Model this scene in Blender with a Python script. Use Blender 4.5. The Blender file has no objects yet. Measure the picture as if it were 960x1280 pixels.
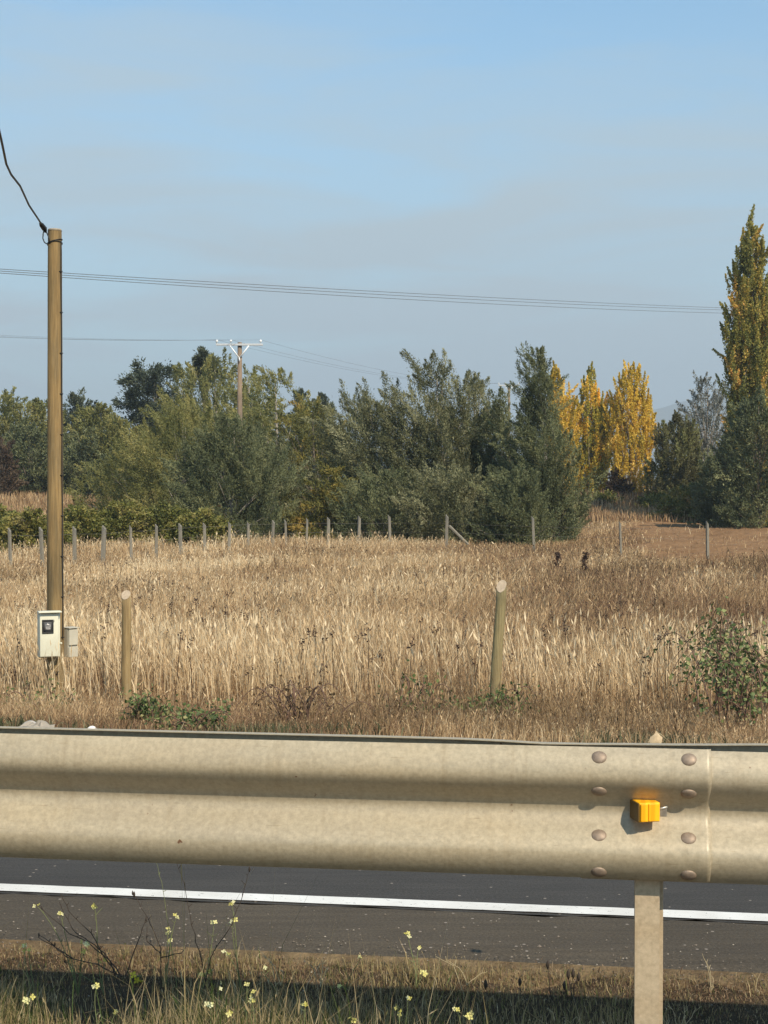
import bpy, bmesh, math, random
import numpy as np
from mathutils import Vector, Matrix

R = math.radians
random.seed(7)
C = bpy.context.scene.collection

# ------------------------------------------------------------------ camera
F = 1920.0                 # focal length in pixels of the 960x1280 frame
CAM_Z = 1.45
HORIZON = 600.0
cam = bpy.data.cameras.new('camera')
cam.sensor_fit = 'VERTICAL'
cam.sensor_height = 36.0
cam.lens = 36.0 * F / 1280.0
cam.clip_start = 0.05
cam.clip_end = 20000
camo = bpy.data.objects.new('camera', cam)
C.objects.link(camo)
camo.location = (0, 0, CAM_Z)
PITCH = -math.atan((640 - HORIZON) / F)
camo.rotation_euler = (R(90) + PITCH, 0, 0)
bpy.context.scene.camera = camo

# ------------------------------------------------------------------ world, sun, exposure
SUN_EL, SUN_AZ = 43.5, 148.0      # azimuth clockwise from +Y: behind the camera, to the right
wd = bpy.data.worlds.new('World')
bpy.context.scene.world = wd
wd.use_nodes = True
nt = wd.node_tree
for n in list(nt.nodes): nt.nodes.remove(n)
def wn(t, **k):
    n = nt.nodes.new(t)
    for a, b in k.items(): setattr(n, a, b)
    return n
sky = wn('ShaderNodeTexSky', sky_type='NISHITA', sun_disc=False, sun_elevation=R(SUN_EL), sun_rotation=R(SUN_AZ),
         altitude=200, air_density=1.0, dust_density=0.6, ozone_density=2.2)
tc = wn('ShaderNodeTexCoord')
sep = wn('ShaderNodeSeparateXYZ'); nt.links.new(tc.outputs['Generated'], sep.inputs[0])
# thin cirrus veil: stretched noise over the direction vector
mp = wn('ShaderNodeMapping'); mp.inputs['Scale'].default_value = (1.8, 1.8, 11.0); mp.inputs['Rotation'].default_value = (0, R(-8), 0)
nt.links.new(tc.outputs['Generated'], mp.inputs[0])
nz = wn('ShaderNodeTexNoise'); nz.inputs['Scale'].default_value = 2.4; nz.inputs['Detail'].default_value = 6; nz.inputs['Distortion'].default_value = 0.5
nt.links.new(mp.outputs[0], nz.inputs['Vector'])
cr = wn('ShaderNodeValToRGB')
cr.color_ramp.elements[0].position = 0.40; cr.color_ramp.elements[0].color = (0, 0, 0, 1)
cr.color_ramp.elements[1].position = 0.68; cr.color_ramp.elements[1].color = (1, 1, 1, 1)
nt.links.new(nz.outputs['Fac'], cr.inputs[0])
# veil is thicker low over the horizon, thins out upwards
hz = wn('ShaderNodeValToRGB')
e = hz.color_ramp.elements
e[0].position = 0.0; e[0].color = (0.9, 0.9, 0.9, 1)
e[1].position = 0.34; e[1].color = (0.0, 0.0, 0.0, 1)
m_ = hz.color_ramp.elements.new(0.16); m_.color = (0.60, 0.60, 0.60, 1)
nt.links.new(sep.outputs['Z'], hz.inputs[0])
mul = wn('ShaderNodeMath', operation='MULTIPLY_ADD'); mul.inputs[1].default_value = 0.50
nt.links.new(cr.outputs[0], mul.inputs[0]); nt.links.new(hz.outputs[0], mul.inputs[2])
mn = wn('ShaderNodeMath', operation='MINIMUM'); mn.inputs[1].default_value = 1.0
nt.links.new(mul.outputs[0], mn.inputs[0])
SKY_STR = 0.113
tint = wn('ShaderNodeMix', data_type='RGBA', blend_type='MULTIPLY'); tint.inputs[0].default_value = 1.0
nt.links.new(sky.outputs[0], tint.inputs[6]); tint.inputs[7].default_value = (0.90, 1.36, 1.40, 1)
veil = wn('ShaderNodeMix', data_type='RGBA', blend_type='MIX')
nt.links.new(mn.outputs[0], veil.inputs[0]); nt.links.new(tint.outputs[2], veil.inputs[6])
veil.inputs[7].default_value = (3.62, 4.52, 5.10, 1)
bg = wn('ShaderNodeBackground'); bg.inputs['Strength'].default_value = SKY_STR
nt.links.new(veil.outputs[2], bg.inputs[0])
wo = wn('ShaderNodeOutputWorld'); nt.links.new(bg.outputs[0], wo.inputs[0])

sun = bpy.data.lights.new('sun', 'SUN'); sun.energy = 4.9; sun.angle = R(0.53); sun.color = (1.0, 0.87, 0.69)
suno = bpy.data.objects.new('sun', sun); C.objects.link(suno)
sd = Vector((math.sin(R(SUN_AZ)) * math.cos(R(SUN_EL)), math.cos(R(SUN_AZ)) * math.cos(R(SUN_EL)), math.sin(R(SUN_EL))))
suno.rotation_euler = sd.to_track_quat('Z', 'Y').to_euler()
suno.location = (30, -40, 40)

sc = bpy.context.scene
sc.view_settings.view_transform = 'Standard'
sc.view_settings.look = 'None'
sc.view_settings.gamma = 1
sc.view_settings.use_curve_mapping = False
sc.view_settings.exposure = 0.33
sc.cycles.max_bounces = 6
sc.cycles.diffuse_bounces = 3
sc.cycles.volume_bounces = 0
sc.cycles.transmission_bounces = 3

# ------------------------------------------------------------------ frame helpers
TH = R(8.2)
U = np.array([math.cos(TH), -math.sin(TH)])     # along the road
V = np.array([math.sin(TH), math.cos(TH)])      # across the road, away from the camera
def uv(u, v): return u * U[0] + v * V[0], u * U[1] + v * V[1]
def at(px, py, d):                              # a point of the photograph at distance d -> world
    return Vector(((px - 480) / F * d, d, CAM_Z - (py - HORIZON) / F * d))
def smooth(a, b, x):
    t = np.clip((x - a) / (b - a), 0, 1); return t * t * (3 - 2 * t)
VS = [-400, 0.0, 2.3, 3.6, 4.62, 4.85, 8.15, 8.37, 9.3, 11.5, 14.0, 22.0, 38.0, 60.0, 90.0, 7000]
ZS = [-0.6, -.42, -.36, -.17, -.006, -.07, -.07, -.02, -.14, -.52, -.82, -1.05, -1.28, -1.34, -1.34, -1.34]
def gz(x, y):
    x = np.asarray(x, float); y = np.asarray(y, float)
    v = x * V[0] + y * V[1]
    z = np.interp(v, VS, ZS)
    bank = smooth(95, 110, y) * 1.45 + smooth(140, 600, y) * 1.0
    w = smooth(16, 40, v)
    z = z + bank + w * (0.06 * np.sin(x * .31 + y * .17) + 0.05 * np.sin(y * .43 - x * .11))
    w2 = smooth(9.2, 10.5, v)
    z = z + w2 * (0.03 * np.sin(x * 1.7 + 1) * np.sin(y * 1.3))
    return z
def G(x, y): return float(gz(x, y))

# ------------------------------------------------------------------ mesh helpers
def mesh_np(name, co, faces_list, mat=None, parent=None, tone=None, smooth_shade=False):
    """faces_list: list of int arrays (n,k)"""
    me = bpy.data.meshes.new(name)
    co = np.asarray(co, np.float32)
    me.vertices.add(len(co)); me.vertices.foreach_set('co', co.ravel())
    loops = np.concatenate([f.ravel() for f in faces_list]).astype(np.int32)
    tot = np.concatenate([np.full(len(f), f.shape[1]) for f in faces_list]).astype(np.int32)
    st = np.concatenate([[0], np.cumsum(tot)[:-1]]).astype(np.int32)
    me.loops.add(len(loops)); me.loops.foreach_set('vertex_index', loops)
    me.polygons.add(len(tot)); me.polygons.foreach_set('loop_start', st); me.polygons.foreach_set('loop_total', tot)
    if tone is not None:
        a = me.attributes.new('tone', 'FLOAT', 'POINT'); a.data.foreach_set('value', np.asarray(tone, np.float32))
    me.update(calc_edges=True)
    me.polygons.foreach_set('use_smooth', np.full(len(tot), smooth_shade))
    if mat: me.materials.append(mat)
    o = bpy.data.objects.new(name, me); C.objects.link(o)
    if parent: o.parent = parent; 
    return o
def bm_obj(name, bm, mat=None, parent=None, smooth_shade=True):
    me = bpy.data.meshes.new(name); bm.to_mesh(me); bm.free()
    for p in me.polygons: p.use_smooth = smooth_shade
    if mat: me.materials.append(mat)
    o = bpy.data.objects.new(name, me); C.objects.link(o)
    if parent: o.parent = parent
    return o
def empty(name, loc, rz=0):
    o = bpy.data.objects.new(name, None); C.objects.link(o); o.location = loc; o.rotation_euler = (0, 0, rz)
    o.empty_display_size = 0.1
    return o
def tag(o, label=None, cat=None, group=None, kind=None):
    if label: o['label'] = label
    if cat: o['category'] = cat
    if group: o['group'] = group
    if kind: o['kind'] = kind
    return o
class Tubes:
    """collects tapered tubes into one mesh"""
    def __init__(s): s.co = []; s.f = []; s.n = 0; s.caps = []
    def add(s, pts, rad, sides=6, wob=0.0, cap=True):
        pts = np.array([list(p) for p in pts], float); n = len(pts)
        rad = np.broadcast_to(np.asarray(rad, float), (n,)) if np.ndim(rad) else np.full(n, rad)
        tan = np.gradient(pts, axis=0); tan /= np.linalg.norm(tan, axis=1)[:, None] + 1e-9
        ref = np.array([0.13, 0.97, 0.2]) if abs(tan[0][1]) < .8 else np.array([1., 0.1, 0])
        a = np.cross(tan, ref); a /= np.linalg.norm(a, axis=1)[:, None] + 1e-9
        b = np.cross(tan, a)
        ang = np.arange(sides) / sides * 2 * math.pi
        ring = pts[:, None] + (a[:, None] * np.cos(ang)[None, :, None] + b[:, None] * np.sin(ang)[None, :, None]) * rad[:, None, None]
        if wob: ring += np.random.default_rng(len(s.co)).normal(0, wob, ring.shape) * rad[:, None, None]
        base = s.n; s.co.append(ring.reshape(-1, 3)); s.n += n * sides
        i = np.arange(n - 1)[:, None] * sides; j = np.arange(sides)[None]; j2 = (j + 1) % sides
        s.f.append((np.stack([i + j, i + j2, i + sides + j2, i + sides + j], -1).reshape(-1, 4)) + base)
        if cap:
            s.caps.append(list(range(base, base + sides))[::-1]); s.caps.append(list(range(base + (n - 1) * sides, base + n * sides)))
        return s
    def build(s, name, mat, parent=None, smooth_shade=True):
        fl = list(s.f)
        by = {}
        for c in s.caps: by.setdefault(len(c), []).append(c)
        for k, v in by.items(): fl.append(np.array(v))
        return mesh_np(name, np.concatenate(s.co), fl, mat, parent, None, smooth_shade)

def box_bm(bm, cx, cy, cz, sx, sy, sz, bev=0.0, mat=None):
    r = bmesh.ops.create_cube(bm, size=1)
    vs = r['verts']
    for v in vs:
        v.co = Vector((v.co.x * sx, v.co.y * sy, v.co.z * sz))
    if bev:
        es = list({e for v in vs for e in v.link_edges})
        g = bmesh.ops.bevel(bm, geom=es, offset=bev, segments=3, affect='EDGES', profile=.5)
        vs = list({v for f in g['faces'] for v in f.verts} | {v for v in vs if v.is_valid})
    M = Matrix.Translation((cx, cy, cz))
    if mat is not None: M = mat @ M
    for v in vs: v.co = M @ v.co
    return vs

# ------------------------------------------------------------------ materials
def new_mat(name):
    m = bpy.data.materials.new(name); m.use_nodes = True
    t = m.node_tree; b = t.nodes['Principled BSDF']
    return m, t, b
def noise_node(t, scale, detail=4, vec=None, stretch=None, coord='Object', rough=.5):
    tcn = t.nodes.new('ShaderNodeTexCoord'); n = t.nodes.new('ShaderNodeTexNoise')
    n.inputs['Scale'].default_value = scale; n.inputs['Detail'].default_value = detail; n.inputs['Roughness'].default_value = rough
    if stretch:
        m = t.nodes.new('ShaderNodeMapping'); m.inputs['Scale'].default_value = stretch
        t.links.new(tcn.outputs[coord], m.inputs[0]); t.links.new(m.outputs[0], n.inputs['Vector'])
    else: t.links.new(tcn.outputs[coord], n.inputs['Vector'])
    return n
def ramp(t, src, stops):
    r = t.nodes.new('ShaderNodeValToRGB'); el = r.color_ramp.elements
    while len(el) < len(stops): el.new(0.5)
    for q, (p, c) in zip(el, stops): q.position = p; q.color = (*c, 1)
    t.links.new(src, r.inputs[0]); return r
def mix(t, a, b, fac, mode='MIX'):
    m = t.nodes.new('ShaderNodeMix'); m.data_type = 'RGBA'; m.blend_type = mode
    for v, i in ((fac, 0), (a, 6), (b, 7)):
        if isinstance(v, bpy.types.NodeSocket): t.links.new(v, m.inputs[i])
        else: m.inputs[i].default_value = v if i == 0 else (*v, 1)
    return m.outputs[2]
def bump(t, b, src, strength, dist=0.01):
    n = t.nodes.new('ShaderNodeBump'); n.inputs['Strength'].default_value = strength; n.inputs['Distance'].default_value = dist
    t.links.new(src, n.inputs['Height']); t.links.new(n.outputs[0], b.inputs['Normal'])

def plain(name, col, rough=.6, metal=0, var=.25, scale=12, stretch=None, bmp=0.0, spec=.4):
    m, t, b = new_mat(name)
    n = noise_node(t, scale, 5, stretch=stretch)
    lo = tuple(c * (1 - var) for c in col); hi = tuple(min(1, c * (1 + var)) for c in col)
    r = ramp(t, n.outputs['Fac'], [(.3, lo), (.7, hi)])
    t.links.new(r.outputs[0], b.inputs['Base Color'])
    b.inputs['Roughness'].default_value = rough; b.inputs['Metallic'].default_value = metal
    b.inputs['Specular IOR Level'].default_value = spec
    if bmp: bump(t, b, n.outputs['Fac'], bmp)
    return m

def leaf_mat(name, stops, transl=.3, patch=None, rough=.55):
    """colour by per-leaf tone; optional broad patch colour over object space"""
    m, t, b = new_mat(name)
    at_ = t.nodes.new('ShaderNodeAttribute'); at_.attribute_name = 'tone'
    r = ramp(t, at_.outputs['Fac'], stops)
    col = r.outputs[0]
    if patch:
        pc, sc_, lo, hi = patch
        n = noise_node(t, sc_, 3)
        rr = ramp(t, n.outputs['Fac'], [(lo, (0, 0, 0)), (hi, (1, 1, 1))])
        col = mix(t, col, pc, rr.outputs[0])
    t.links.new(col, b.inputs['Base Color'])
    b.inputs['Roughness'].default_value = rough; b.inputs['Specular IOR Level'].default_value = .25
    tr = t.nodes.new('ShaderNodeBsdfTranslucent'); t.links.new(col, tr.inputs[0])
    ms = t.nodes.new('ShaderNodeMixShader'); ms.inputs[0].default_value = transl
    t.links.new(b.outputs[0], ms.inputs[1]); t.links.new(tr.outputs[0], ms.inputs[2])
    t.links.new(ms.outputs[0], t.nodes['Material Output'].inputs[0])
    return m

# ================================================================== GROUND
def ground_mat():
    m, t, b = new_mat('dry_soil_and_straw')
    n1 = noise_node(t, .35, 5); n2 = noise_node(t, 14, 6, rough=.7)
    r1 = ramp(t, n1.outputs['Fac'], [(.35, (.15, .105, .062)), (.6, (.24, .175, .10))])
    r2 = ramp(t, n2.outputs['Fac'], [(.3, (.45, .42, .4)), (.7, (1.25, 1.2, 1.1))])
    t.links.new(mix(t, r1.outputs[0], r2.outputs[0], 1.0, 'MULTIPLY'), b.inputs['Base Color'])
    b.inputs['Roughness'].default_value = .95; b.inputs['Specular IOR Level'].default_value = .1
    bump(t, b, n2.outputs['Fac'], .8, .03)
    return m
M_GROUND = ground_mat()
def geo(a, b, n): return list(np.geomspace(a, b, n))
us = np.array(sorted([-x for x in geo(30, 4200, 22)] + list(np.arange(-28, 28.1, .8)) + geo(30, 4200, 22)))
vs_ = np.array([-400, -120, -40, -12, -4, -1, 0, 1, 2, 2.6, 3.0, 3.4, 3.8, 4.2, 4.62, 4.85, 5, 6.5, 8.15, 8.37, 8.6, 8.9, 9.3, 9.6] +
               list(np.arange(10, 40, .8)) + list(np.arange(40, 150, 2.0)) + geo(152, 6400, 40))
UU, VV = np.meshgrid(us, vs_)
GX = UU * U[0] + VV * V[0]; GY = UU * U[1] + VV * V[1]
GZ = gz(GX, GY)
def grid_faces(nr, nc):
    i = np.arange(nr - 1)[:, None] * nc; j = np.arange(nc - 1)[None]
    return np.stack([i + j, i + j + 1, i + nc + j + 1, i + nc + j], -1).reshape(-1, 4)
g = mesh_np('ground', np.stack([GX, GY, GZ], -1).reshape(-1, 3), [grid_faces(len(vs_), len(us))], M_GROUND, None, None, True)
tag(g, kind='structure')

# road: a carriageway and a browner shoulder on this side of the painted line
def asphalt(name, ca, cb, stones):
    m, t, b = new_mat(name)
    n1 = noise_node(t, 1.3, 4); n2 = noise_node(t, 110, 4, rough=.85); n3 = noise_node(t, 8, 5, stretch=(.3, 3.2, 1), rough=.65)
    base = ramp(t, n1.outputs['Fac'], [(.3, ca), (.7, cb)])
    grit = ramp(t, n2.outputs['Fac'], [(.3, (.45, .45, .45)), (.72, (1.7, 1.7, 1.7))])
    col = mix(t, base.outputs[0], grit.outputs[0], 1.0, 'MULTIPLY')
    g3 = ramp(t, n3.outputs['Fac'], [(.3, (.82, .82, .82)), (.7, (1.18, 1.17, 1.15))])
    col = mix(t, col, g3.outputs[0], 1.0, 'MULTIPLY')
    vo = t.nodes.new('ShaderNodeTexVoronoi'); vo.inputs['Scale'].default_value = 34
    tcn = t.nodes.new('ShaderNodeTexCoord'); t.links.new(tcn.outputs['Object'], vo.inputs['Vector'])
    # pale specks only in a few cells
    sp = ramp(t, vo.outputs['Distance'], [(.0, (1, 1, 1)), (.16, (1, 1, 1)), (.2, (0, 0, 0))])
    sepc = t.nodes.new('ShaderNodeSeparateColor'); t.links.new(vo.outputs['Color'], sepc.inputs[0])
    gt = t.nodes.new('ShaderNodeMath'); gt.operation = 'GREATER_THAN'; gt.inputs[1].default_value = 1 - stones
    t.links.new(sepc.outputs[0], gt.inputs[0])
    mm = t.nodes.new('ShaderNodeMath'); mm.operation = 'MULTIPLY'; t.links.new(sp.outputs[0], mm.inputs[0]); t.links.new(gt.outputs[0], mm.inputs[1])
    col = mix(t, col, (.26, .22, .18), mm.outputs[0])
    t.links.new(col, b.inputs['Base Color']); b.inputs['Roughness'].default_value = .85; b.inputs['Specular IOR Level'].default_value = .3
    bump(t, b, n2.outputs['Fac'], .5, .004)
    return m
def strip(name, v0, v1, z, mat, kind='structure', nv=2, zf=None, jag=0.0):
    ul = np.array([-4000, -800, -200, -60] + list(np.arange(-25, 25.01, .1 if jag else 1.0)) + [60, 200, 800, 4000])
    vl = np.linspace(v0, v1, nv)
    UU, VV = np.meshgrid(ul, vl)
    if jag:
        rg = np.random.default_rng(3)
        VV[0] += rg.normal(0, jag, len(ul)); VV[-1] += rg.normal(0, jag, len(ul))
    X = UU * U[0] + VV * V[0]; Y = UU * U[1] + VV * V[1]; Z = np.full_like(X, z) if zf is None else zf(VV)
    o = mesh_np(name, np.stack([X, Y, Z], -1).reshape(-1, 3), [grid_faces(nv, len(ul))], mat, None, None, False)
    return tag(o, kind=kind)
M_ASPH = asphalt('carriageway_asphalt', (.042, .039, .035), (.053, .049, .044), .06)
M_SHLD = asphalt('shoulder_asphalt', (.060, .048, .033), (.078, .063, .044), .14)
LINE_V = 5.135
strip('road', LINE_V - .02, 8.38, 0.0, M_ASPH)
strip('road_shoulder', 4.50, LINE_V - .02, 0.0, M_SHLD, nv=6, zf=lambda VV: np.interp(VV, [4.4, 4.60, 4.66, 9], [-.08, -.012, 0, 0]), jag=.012)
def paint_mat():
    m, t, b = new_mat('worn_road_paint'); n1 = noise_node(t, 60, 5, rough=.8); n2 = noise_node(t, 5, 4, stretch=(1, 1, 1))
    r = ramp(t, n2.outputs['Fac'], [(.3, (.60, .58, .53)), (.7, (.76, .75, .71))]); w = ramp(t, n1.outputs['Fac'], [(.33, (1, 1, 1)), (.40, (0, 0, 0))])
    t.links.new(mix(t, r.outputs[0], (.12, .11, .10), w.outputs[0]), b.inputs['Base Color']); b.inputs['Roughness'].default_value = .75; return m
M_PAINT = paint_mat()
strip('road_marking', LINE_V, LINE_V + .09, 0.004, M_PAINT, jag=.0012)
def gravel_mat():
    m, t, b = new_mat('verge_gravel')
    n1 = noise_node(t, 9, 6, rough=.75); n2 = noise_node(t, 70, 3)
    r1 = ramp(t, n1.outputs['Fac'], [(.3, (.16, .135, .105)), (.65, (.34, .30, .25))])
    r2 = ramp(t, n2.outputs['Fac'], [(.3, (.7, .7, .7)), (.7, (1.3, 1.3, 1.3))])
    t.links.new(mix(t, r1.outputs[0], r2.outputs[0], 1.0, 'MULTIPLY'), b.inputs['Base Color']); b.inputs['Roughness'].default_value = .95
    bump(t, b, n1.outputs['Fac'], .7, .03)
    return m
M_GRAVEL = gravel_mat()
strip('gravel_verge', 8.36, 10.1, 0, M_GRAVEL, nv=9, zf=lambda VV: np.interp(VV, VS, ZS) + .008, jag=.03)

def soil_mat():  # verge soil coloured darker to deepen the rail's shadow
    m, t, b = new_mat('shadow_toned_soil'); n1 = noise_node(t, 6, 6, rough=.7)
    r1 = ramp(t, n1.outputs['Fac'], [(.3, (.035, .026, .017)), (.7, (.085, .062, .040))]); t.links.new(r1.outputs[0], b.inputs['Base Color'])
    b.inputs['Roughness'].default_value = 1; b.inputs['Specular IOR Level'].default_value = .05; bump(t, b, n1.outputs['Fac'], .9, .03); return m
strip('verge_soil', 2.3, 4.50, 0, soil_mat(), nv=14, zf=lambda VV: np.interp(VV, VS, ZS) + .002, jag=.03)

# ploughed field, a sheet of clods
def plough():
    xs = np.arange(6, 75, .35); ys = np.arange(50, 97.5, .35)
    X, Y = np.meshgrid(xs, ys)
    rg = np.random.default_rng(5)
    X = X + (Y - 50) * .14
    Z = gz(X, Y) + .03 + .07 * rg.random(X.shape) + .05 * np.sin(Y * 5 + X * .4)
    edge = np.minimum(np.minimum((X - (Y - 50) * .14 - 6) / 3, (Y - 50) / 2), 1); Z -= (1 - np.clip(edge, 0, 1)) * .25
    m, t, b = new_mat('ploughed_earth')
    n1 = noise_node(t, .5, 5); n2 = noise_node(t, 5, 5, rough=.7)
    r1 = ramp(t, n1.outputs['Fac'], [(.3, (.175, .104, .056)), (.7, (.24, .152, .086))])
    r2 = ramp(t, n2.outputs['Fac'], [(.3, (.75, .72, .7)), (.7, (1.25, 1.22, 1.15))])
    t.links.new(mix(t, r1.outputs[0], r2.outputs[0], 1.0, 'MULTIPLY'), b.inputs['Base Color']); b.inputs['Roughness'].default_value = 1
    b.inputs['Specular IOR Level'].default_value = .05
    o = mesh_np('ploughed_field', np.stack([X, Y, Z], -1).reshape(-1, 3), [grid_faces(len(ys), len(xs))], m, None, None, False)
    tag(o, kind='structure')
plough()

# distant hills
def hills():
    xs = np.linspace(-3900, 3900, 130); ys = np.linspace(4300, 6100, 24)
    X, Y = np.meshgrid(xs, ys)
    ridge = np.interp(xs, [-3900, -1500, -300, 500, 1000, 1500, 2600, 3900], [60, 90, 60, 120, 270, 315, 260, 200])
    rg = np.random.default_rng(11)
    wob = sum(rg.uniform(5, 22) / (k + 1) * np.sin(xs / (420 / (k + 1)) + rg.uniform(0, 6)) for k in range(9))
    prof = np.sin(np.clip((ys - 4300) / 1800, 0, 1) * math.pi)
    Z = -1 + (ridge + wob)[None] * prof[:, None] * (1 + .06 * np.sin(X / 140 + Y / 90))
    m = plain('hill_scrub', (.10, .10, .06), .95, var=.4, scale=.01)
    o = mesh_np('hills', np.stack([X, Y, Z], -1).reshape(-1, 3), [grid_faces(len(ys), len(xs))], m, None, None, True)
    tag(o, kind='structure')
hills()

# even air between the camera and the hills
HAZE = 0.00034
bm = bmesh.new(); box_bm(bm, 0, 2900, 205, 9600, 7800, 420)
hz_o = bm_obj('haze', bm, None, None, False)
mh = bpy.data.materials.new('haze_air'); mh.use_nodes = True; th = mh.node_tree
for n in list(th.nodes): th.nodes.remove(n)
ho = th.nodes.new('ShaderNodeOutputMaterial'); hv = th.nodes.new('ShaderNodeVolumePrincipled')
hv.inputs['Color'].default_value = (.70, .82, .92, 1); hv.inputs['Density'].default_value = HAZE; hv.inputs['Anisotropy'].default_value = 0.0
th.links.new(hv.outputs[0], ho.inputs['Volume'])
hz_o.data.materials.append(mh)
tag(hz_o, kind='stuff')

# ================================================================== GUARDRAIL
def galv(name, ca, cb, cc):
    m, t, b = new_mat(name)
    n1 = noise_node(t, 2.2, 5, stretch=(.6, 1, 3)); n2 = noise_node(t, 85, 5, rough=.75); n3 = noise_node(t, 9, 6, stretch=(.25, 1, 2.4), rough=.65)
    r = ramp(t, n1.outputs['Fac'], [(.3, ca), (.5, cb), (.72, cc)])
    g = ramp(t, n2.outputs['Fac'], [(.3, (.80, .80, .79)), (.7, (1.16, 1.16, 1.16))])
    g3 = ramp(t, n3.outputs['Fac'], [(.3, (.94, .93, .92)), (.65, (1.04, 1.04, 1.04))])
    col = mix(t, mix(t, r.outputs[0], g.outputs[0], 1, 'MULTIPLY'), g3.outputs[0], 1, 'MULTIPLY')
    n5 = noise_node(t, 7, 5, stretch=(5, 1, .35), rough=.65); g5 = ramp(t, n5.outputs['Fac'], [(.30, (.91, .89, .86)), (.48, (1, 1, 1)), (.75, (1.03, 1.03, 1.03))])
    col = mix(t, col, g5.outputs[0], 1, 'MULTIPLY')
    n6 = noise_node(t, 30, 2, stretch=(.5, 1, 9)); g6 = ramp(t, n6.outputs['Fac'], [(.70, (1, 1, 1)), (.74, (.80, .77, .72))])
    col = mix(t, col, g6.outputs[0], 1, 'MULTIPLY')
    # small rust freckles
    n4 = noise_node(t, 38, 3); fr = ramp(t, n4.outputs['Fac'], [(.755, (0, 0, 0)), (.79, (1, 1, 1))])
    col = mix(t, col, (.16, .08, .04), fr.outputs[0])
    t.links.new(col, b.inputs['Base Color'])
    b.inputs['Metallic'].default_value = .08
    rr = ramp(t, n2.outputs['Fac'], [(.3, (.36, .36, .36)), (.7, (.54, .54, .54))]); t.links.new(rr.outputs[0], b.inputs['Roughness'])
    bump(t, b, n2.outputs['Fac'], .12, .001)
    return m
M_GALV = galv('weathered_galvanised_steel', (.37, .315, .225), (.40, .338, .232), (.42, .338, .215))
M_POST = galv('post_steel', (.44, .345, .23), (.49, .39, .26), (.44, .33, .20))
M_BOLT = plain('bolt_head_steel', (.27, .205, .15), .55, .3, .2, 90)

RAIL_V = 3.70           # plane of the beam's back
RAIL_Z = 0.660
A_ = .057
def rail_prof(z):
    z = abs(z)
    return A_ * (.5 - .5 * math.cos(math.pi * z / .092)) if z < .092 else A_ * math.cos(math.pi / 2 * (z - .092) / .090)
half = [(z, rail_prof(z)) for z in (.156, .152, .146, .138, .129, .120, .111, .102, .092, .084, .076, .068, .060, .052, .044, .036, .028, .020, .012, .005, 0)]
prof_p = np.array(half + [(-z, f) for z, f in half[-2::-1]])
def rail_f(z): return float(np.interp(abs(z), [p[0] for p in half[::-1]], [p[1] for p in half[::-1]]))
rail = empty('guardrail', (*uv(0, RAIL_V), G(*uv(0, RAIL_V))), -TH)
tag(rail, 'double-sided steel crash barrier of beige weathered W-beams beside the road', 'guardrail')
RZ0 = rail.location.z
# local frame: x along the rail, -y towards the camera, z up from RZ0
def beam(name, u0, u1, off, zf, mirror=1, curl=0.0, thick=.003, amp=.0018, seed=1):
    n = max(2, int((u1 - u0) / .12)); ul = np.concatenate([np.linspace(u0, u1 - .012, n), u1 - np.array([.009, .006, .003, .001, 0])]); n = len(ul)
    z = prof_p[:, 0]; f = prof_p[:, 1]
    dz = np.gradient(z); df = np.gradient(f); L = np.hypot(dz, df)
    nz_, nf = df / L, -dz / L        # towards the front (f grows, z shrinks along the list)
    nf, nz_ = -dz / L, df / L
    zo, fo = z, f; zi, fi = z - nz_ * thick, f - nf * thick
    Z = np.concatenate([zo, zi[::-1]]); Fq = np.concatenate([fo, fi[::-1]]); k = len(Z)
    co = []
    for u in ul:
        dzz = zf(u) + amp * math.sin(u * 2.1 + seed)
        dff = amp * 1.2 * math.sin(u * 1.3 + seed * 2)
        y = -(off + mirror * (Fq + dff) - curl * max(0, 1 - (u1 - u) / .010) ** 2)
        co.append(np.stack([np.full(k, u), y, Z + dzz - RZ0], -1))
    co = np.concatenate(co)
    i = np.arange(n - 1)[:, None] * k; j = np.arange(k)[None]; j2 = (j + 1) % k
    q = np.stack([i + j, i + k + j, i + k + j2, i + j2], -1).reshape(-1, 4)
    if mirror < 0: q = q[:, ::-1]
    h = k // 2
    caps = []
    for b_ in (0, (n - 1) * k):
        for a in range(h - 1): caps.append([b_ + a, b_ + a + 1, b_ + k - 2 - a, b_ + k - 1 - a])
    o = mesh_np(name, co, [q, np.array(caps)], M_GALV, rail, None, True)
    es = o.modifiers.new('es', 'EDGE_SPLIT'); es.split_angle = R(55)
    return o
def px_u(px):                      # rail coordinate of a picture column
    k = (px - 480) / F             # x = k y ; x = u c + v s ; y = -u s + v c
    c, s = math.cos(TH), math.sin(TH)
    return RAIL_V * (k * c - s) / (c + k * s)
u_lap = px_u(889)
beam('beam', -14.0, u_lap, 0.0095, lambda u: RAIL_Z, curl=.0065)
beam('beam', px_u(728), 12.0, 0.0, lambda u: RAIL_Z - .005)
def back_plate(u0, u1, zf):
    bm = bmesh.new(); n = int((u1 - u0) / .1); rows = []
    for u in np.linspace(u0, u1, n):
        z = zf(u) - RZ0
        rows.append([bm.verts.new(q) for q in ((u, .030, z - .085), (u, .030, z - .0018), (u, .012, z - .0018), (u, .012, z), (u, .034, z), (u, .034, z - .085))])
    for a_, b_ in zip(rows[:-1], rows[1:]):
        for k in range(6): bm.faces.new((a_[k], a_[(k + 1) % 6], b_[(k + 1) % 6], b_[k]))
    return bm_obj('back_channel', bm, M_GALV, rail, False)
back_plate(-14.0, 12.0, lambda u: RAIL_Z + .1580 + float(np.interp(u, [px_u(0), px_u(480), px_u(600), px_u(690), px_u(790), px_u(870), px_u(960)], [.0028, .0028, .002, -.005, -.001, .001, .006])))
u_post = px_u(811)
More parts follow.
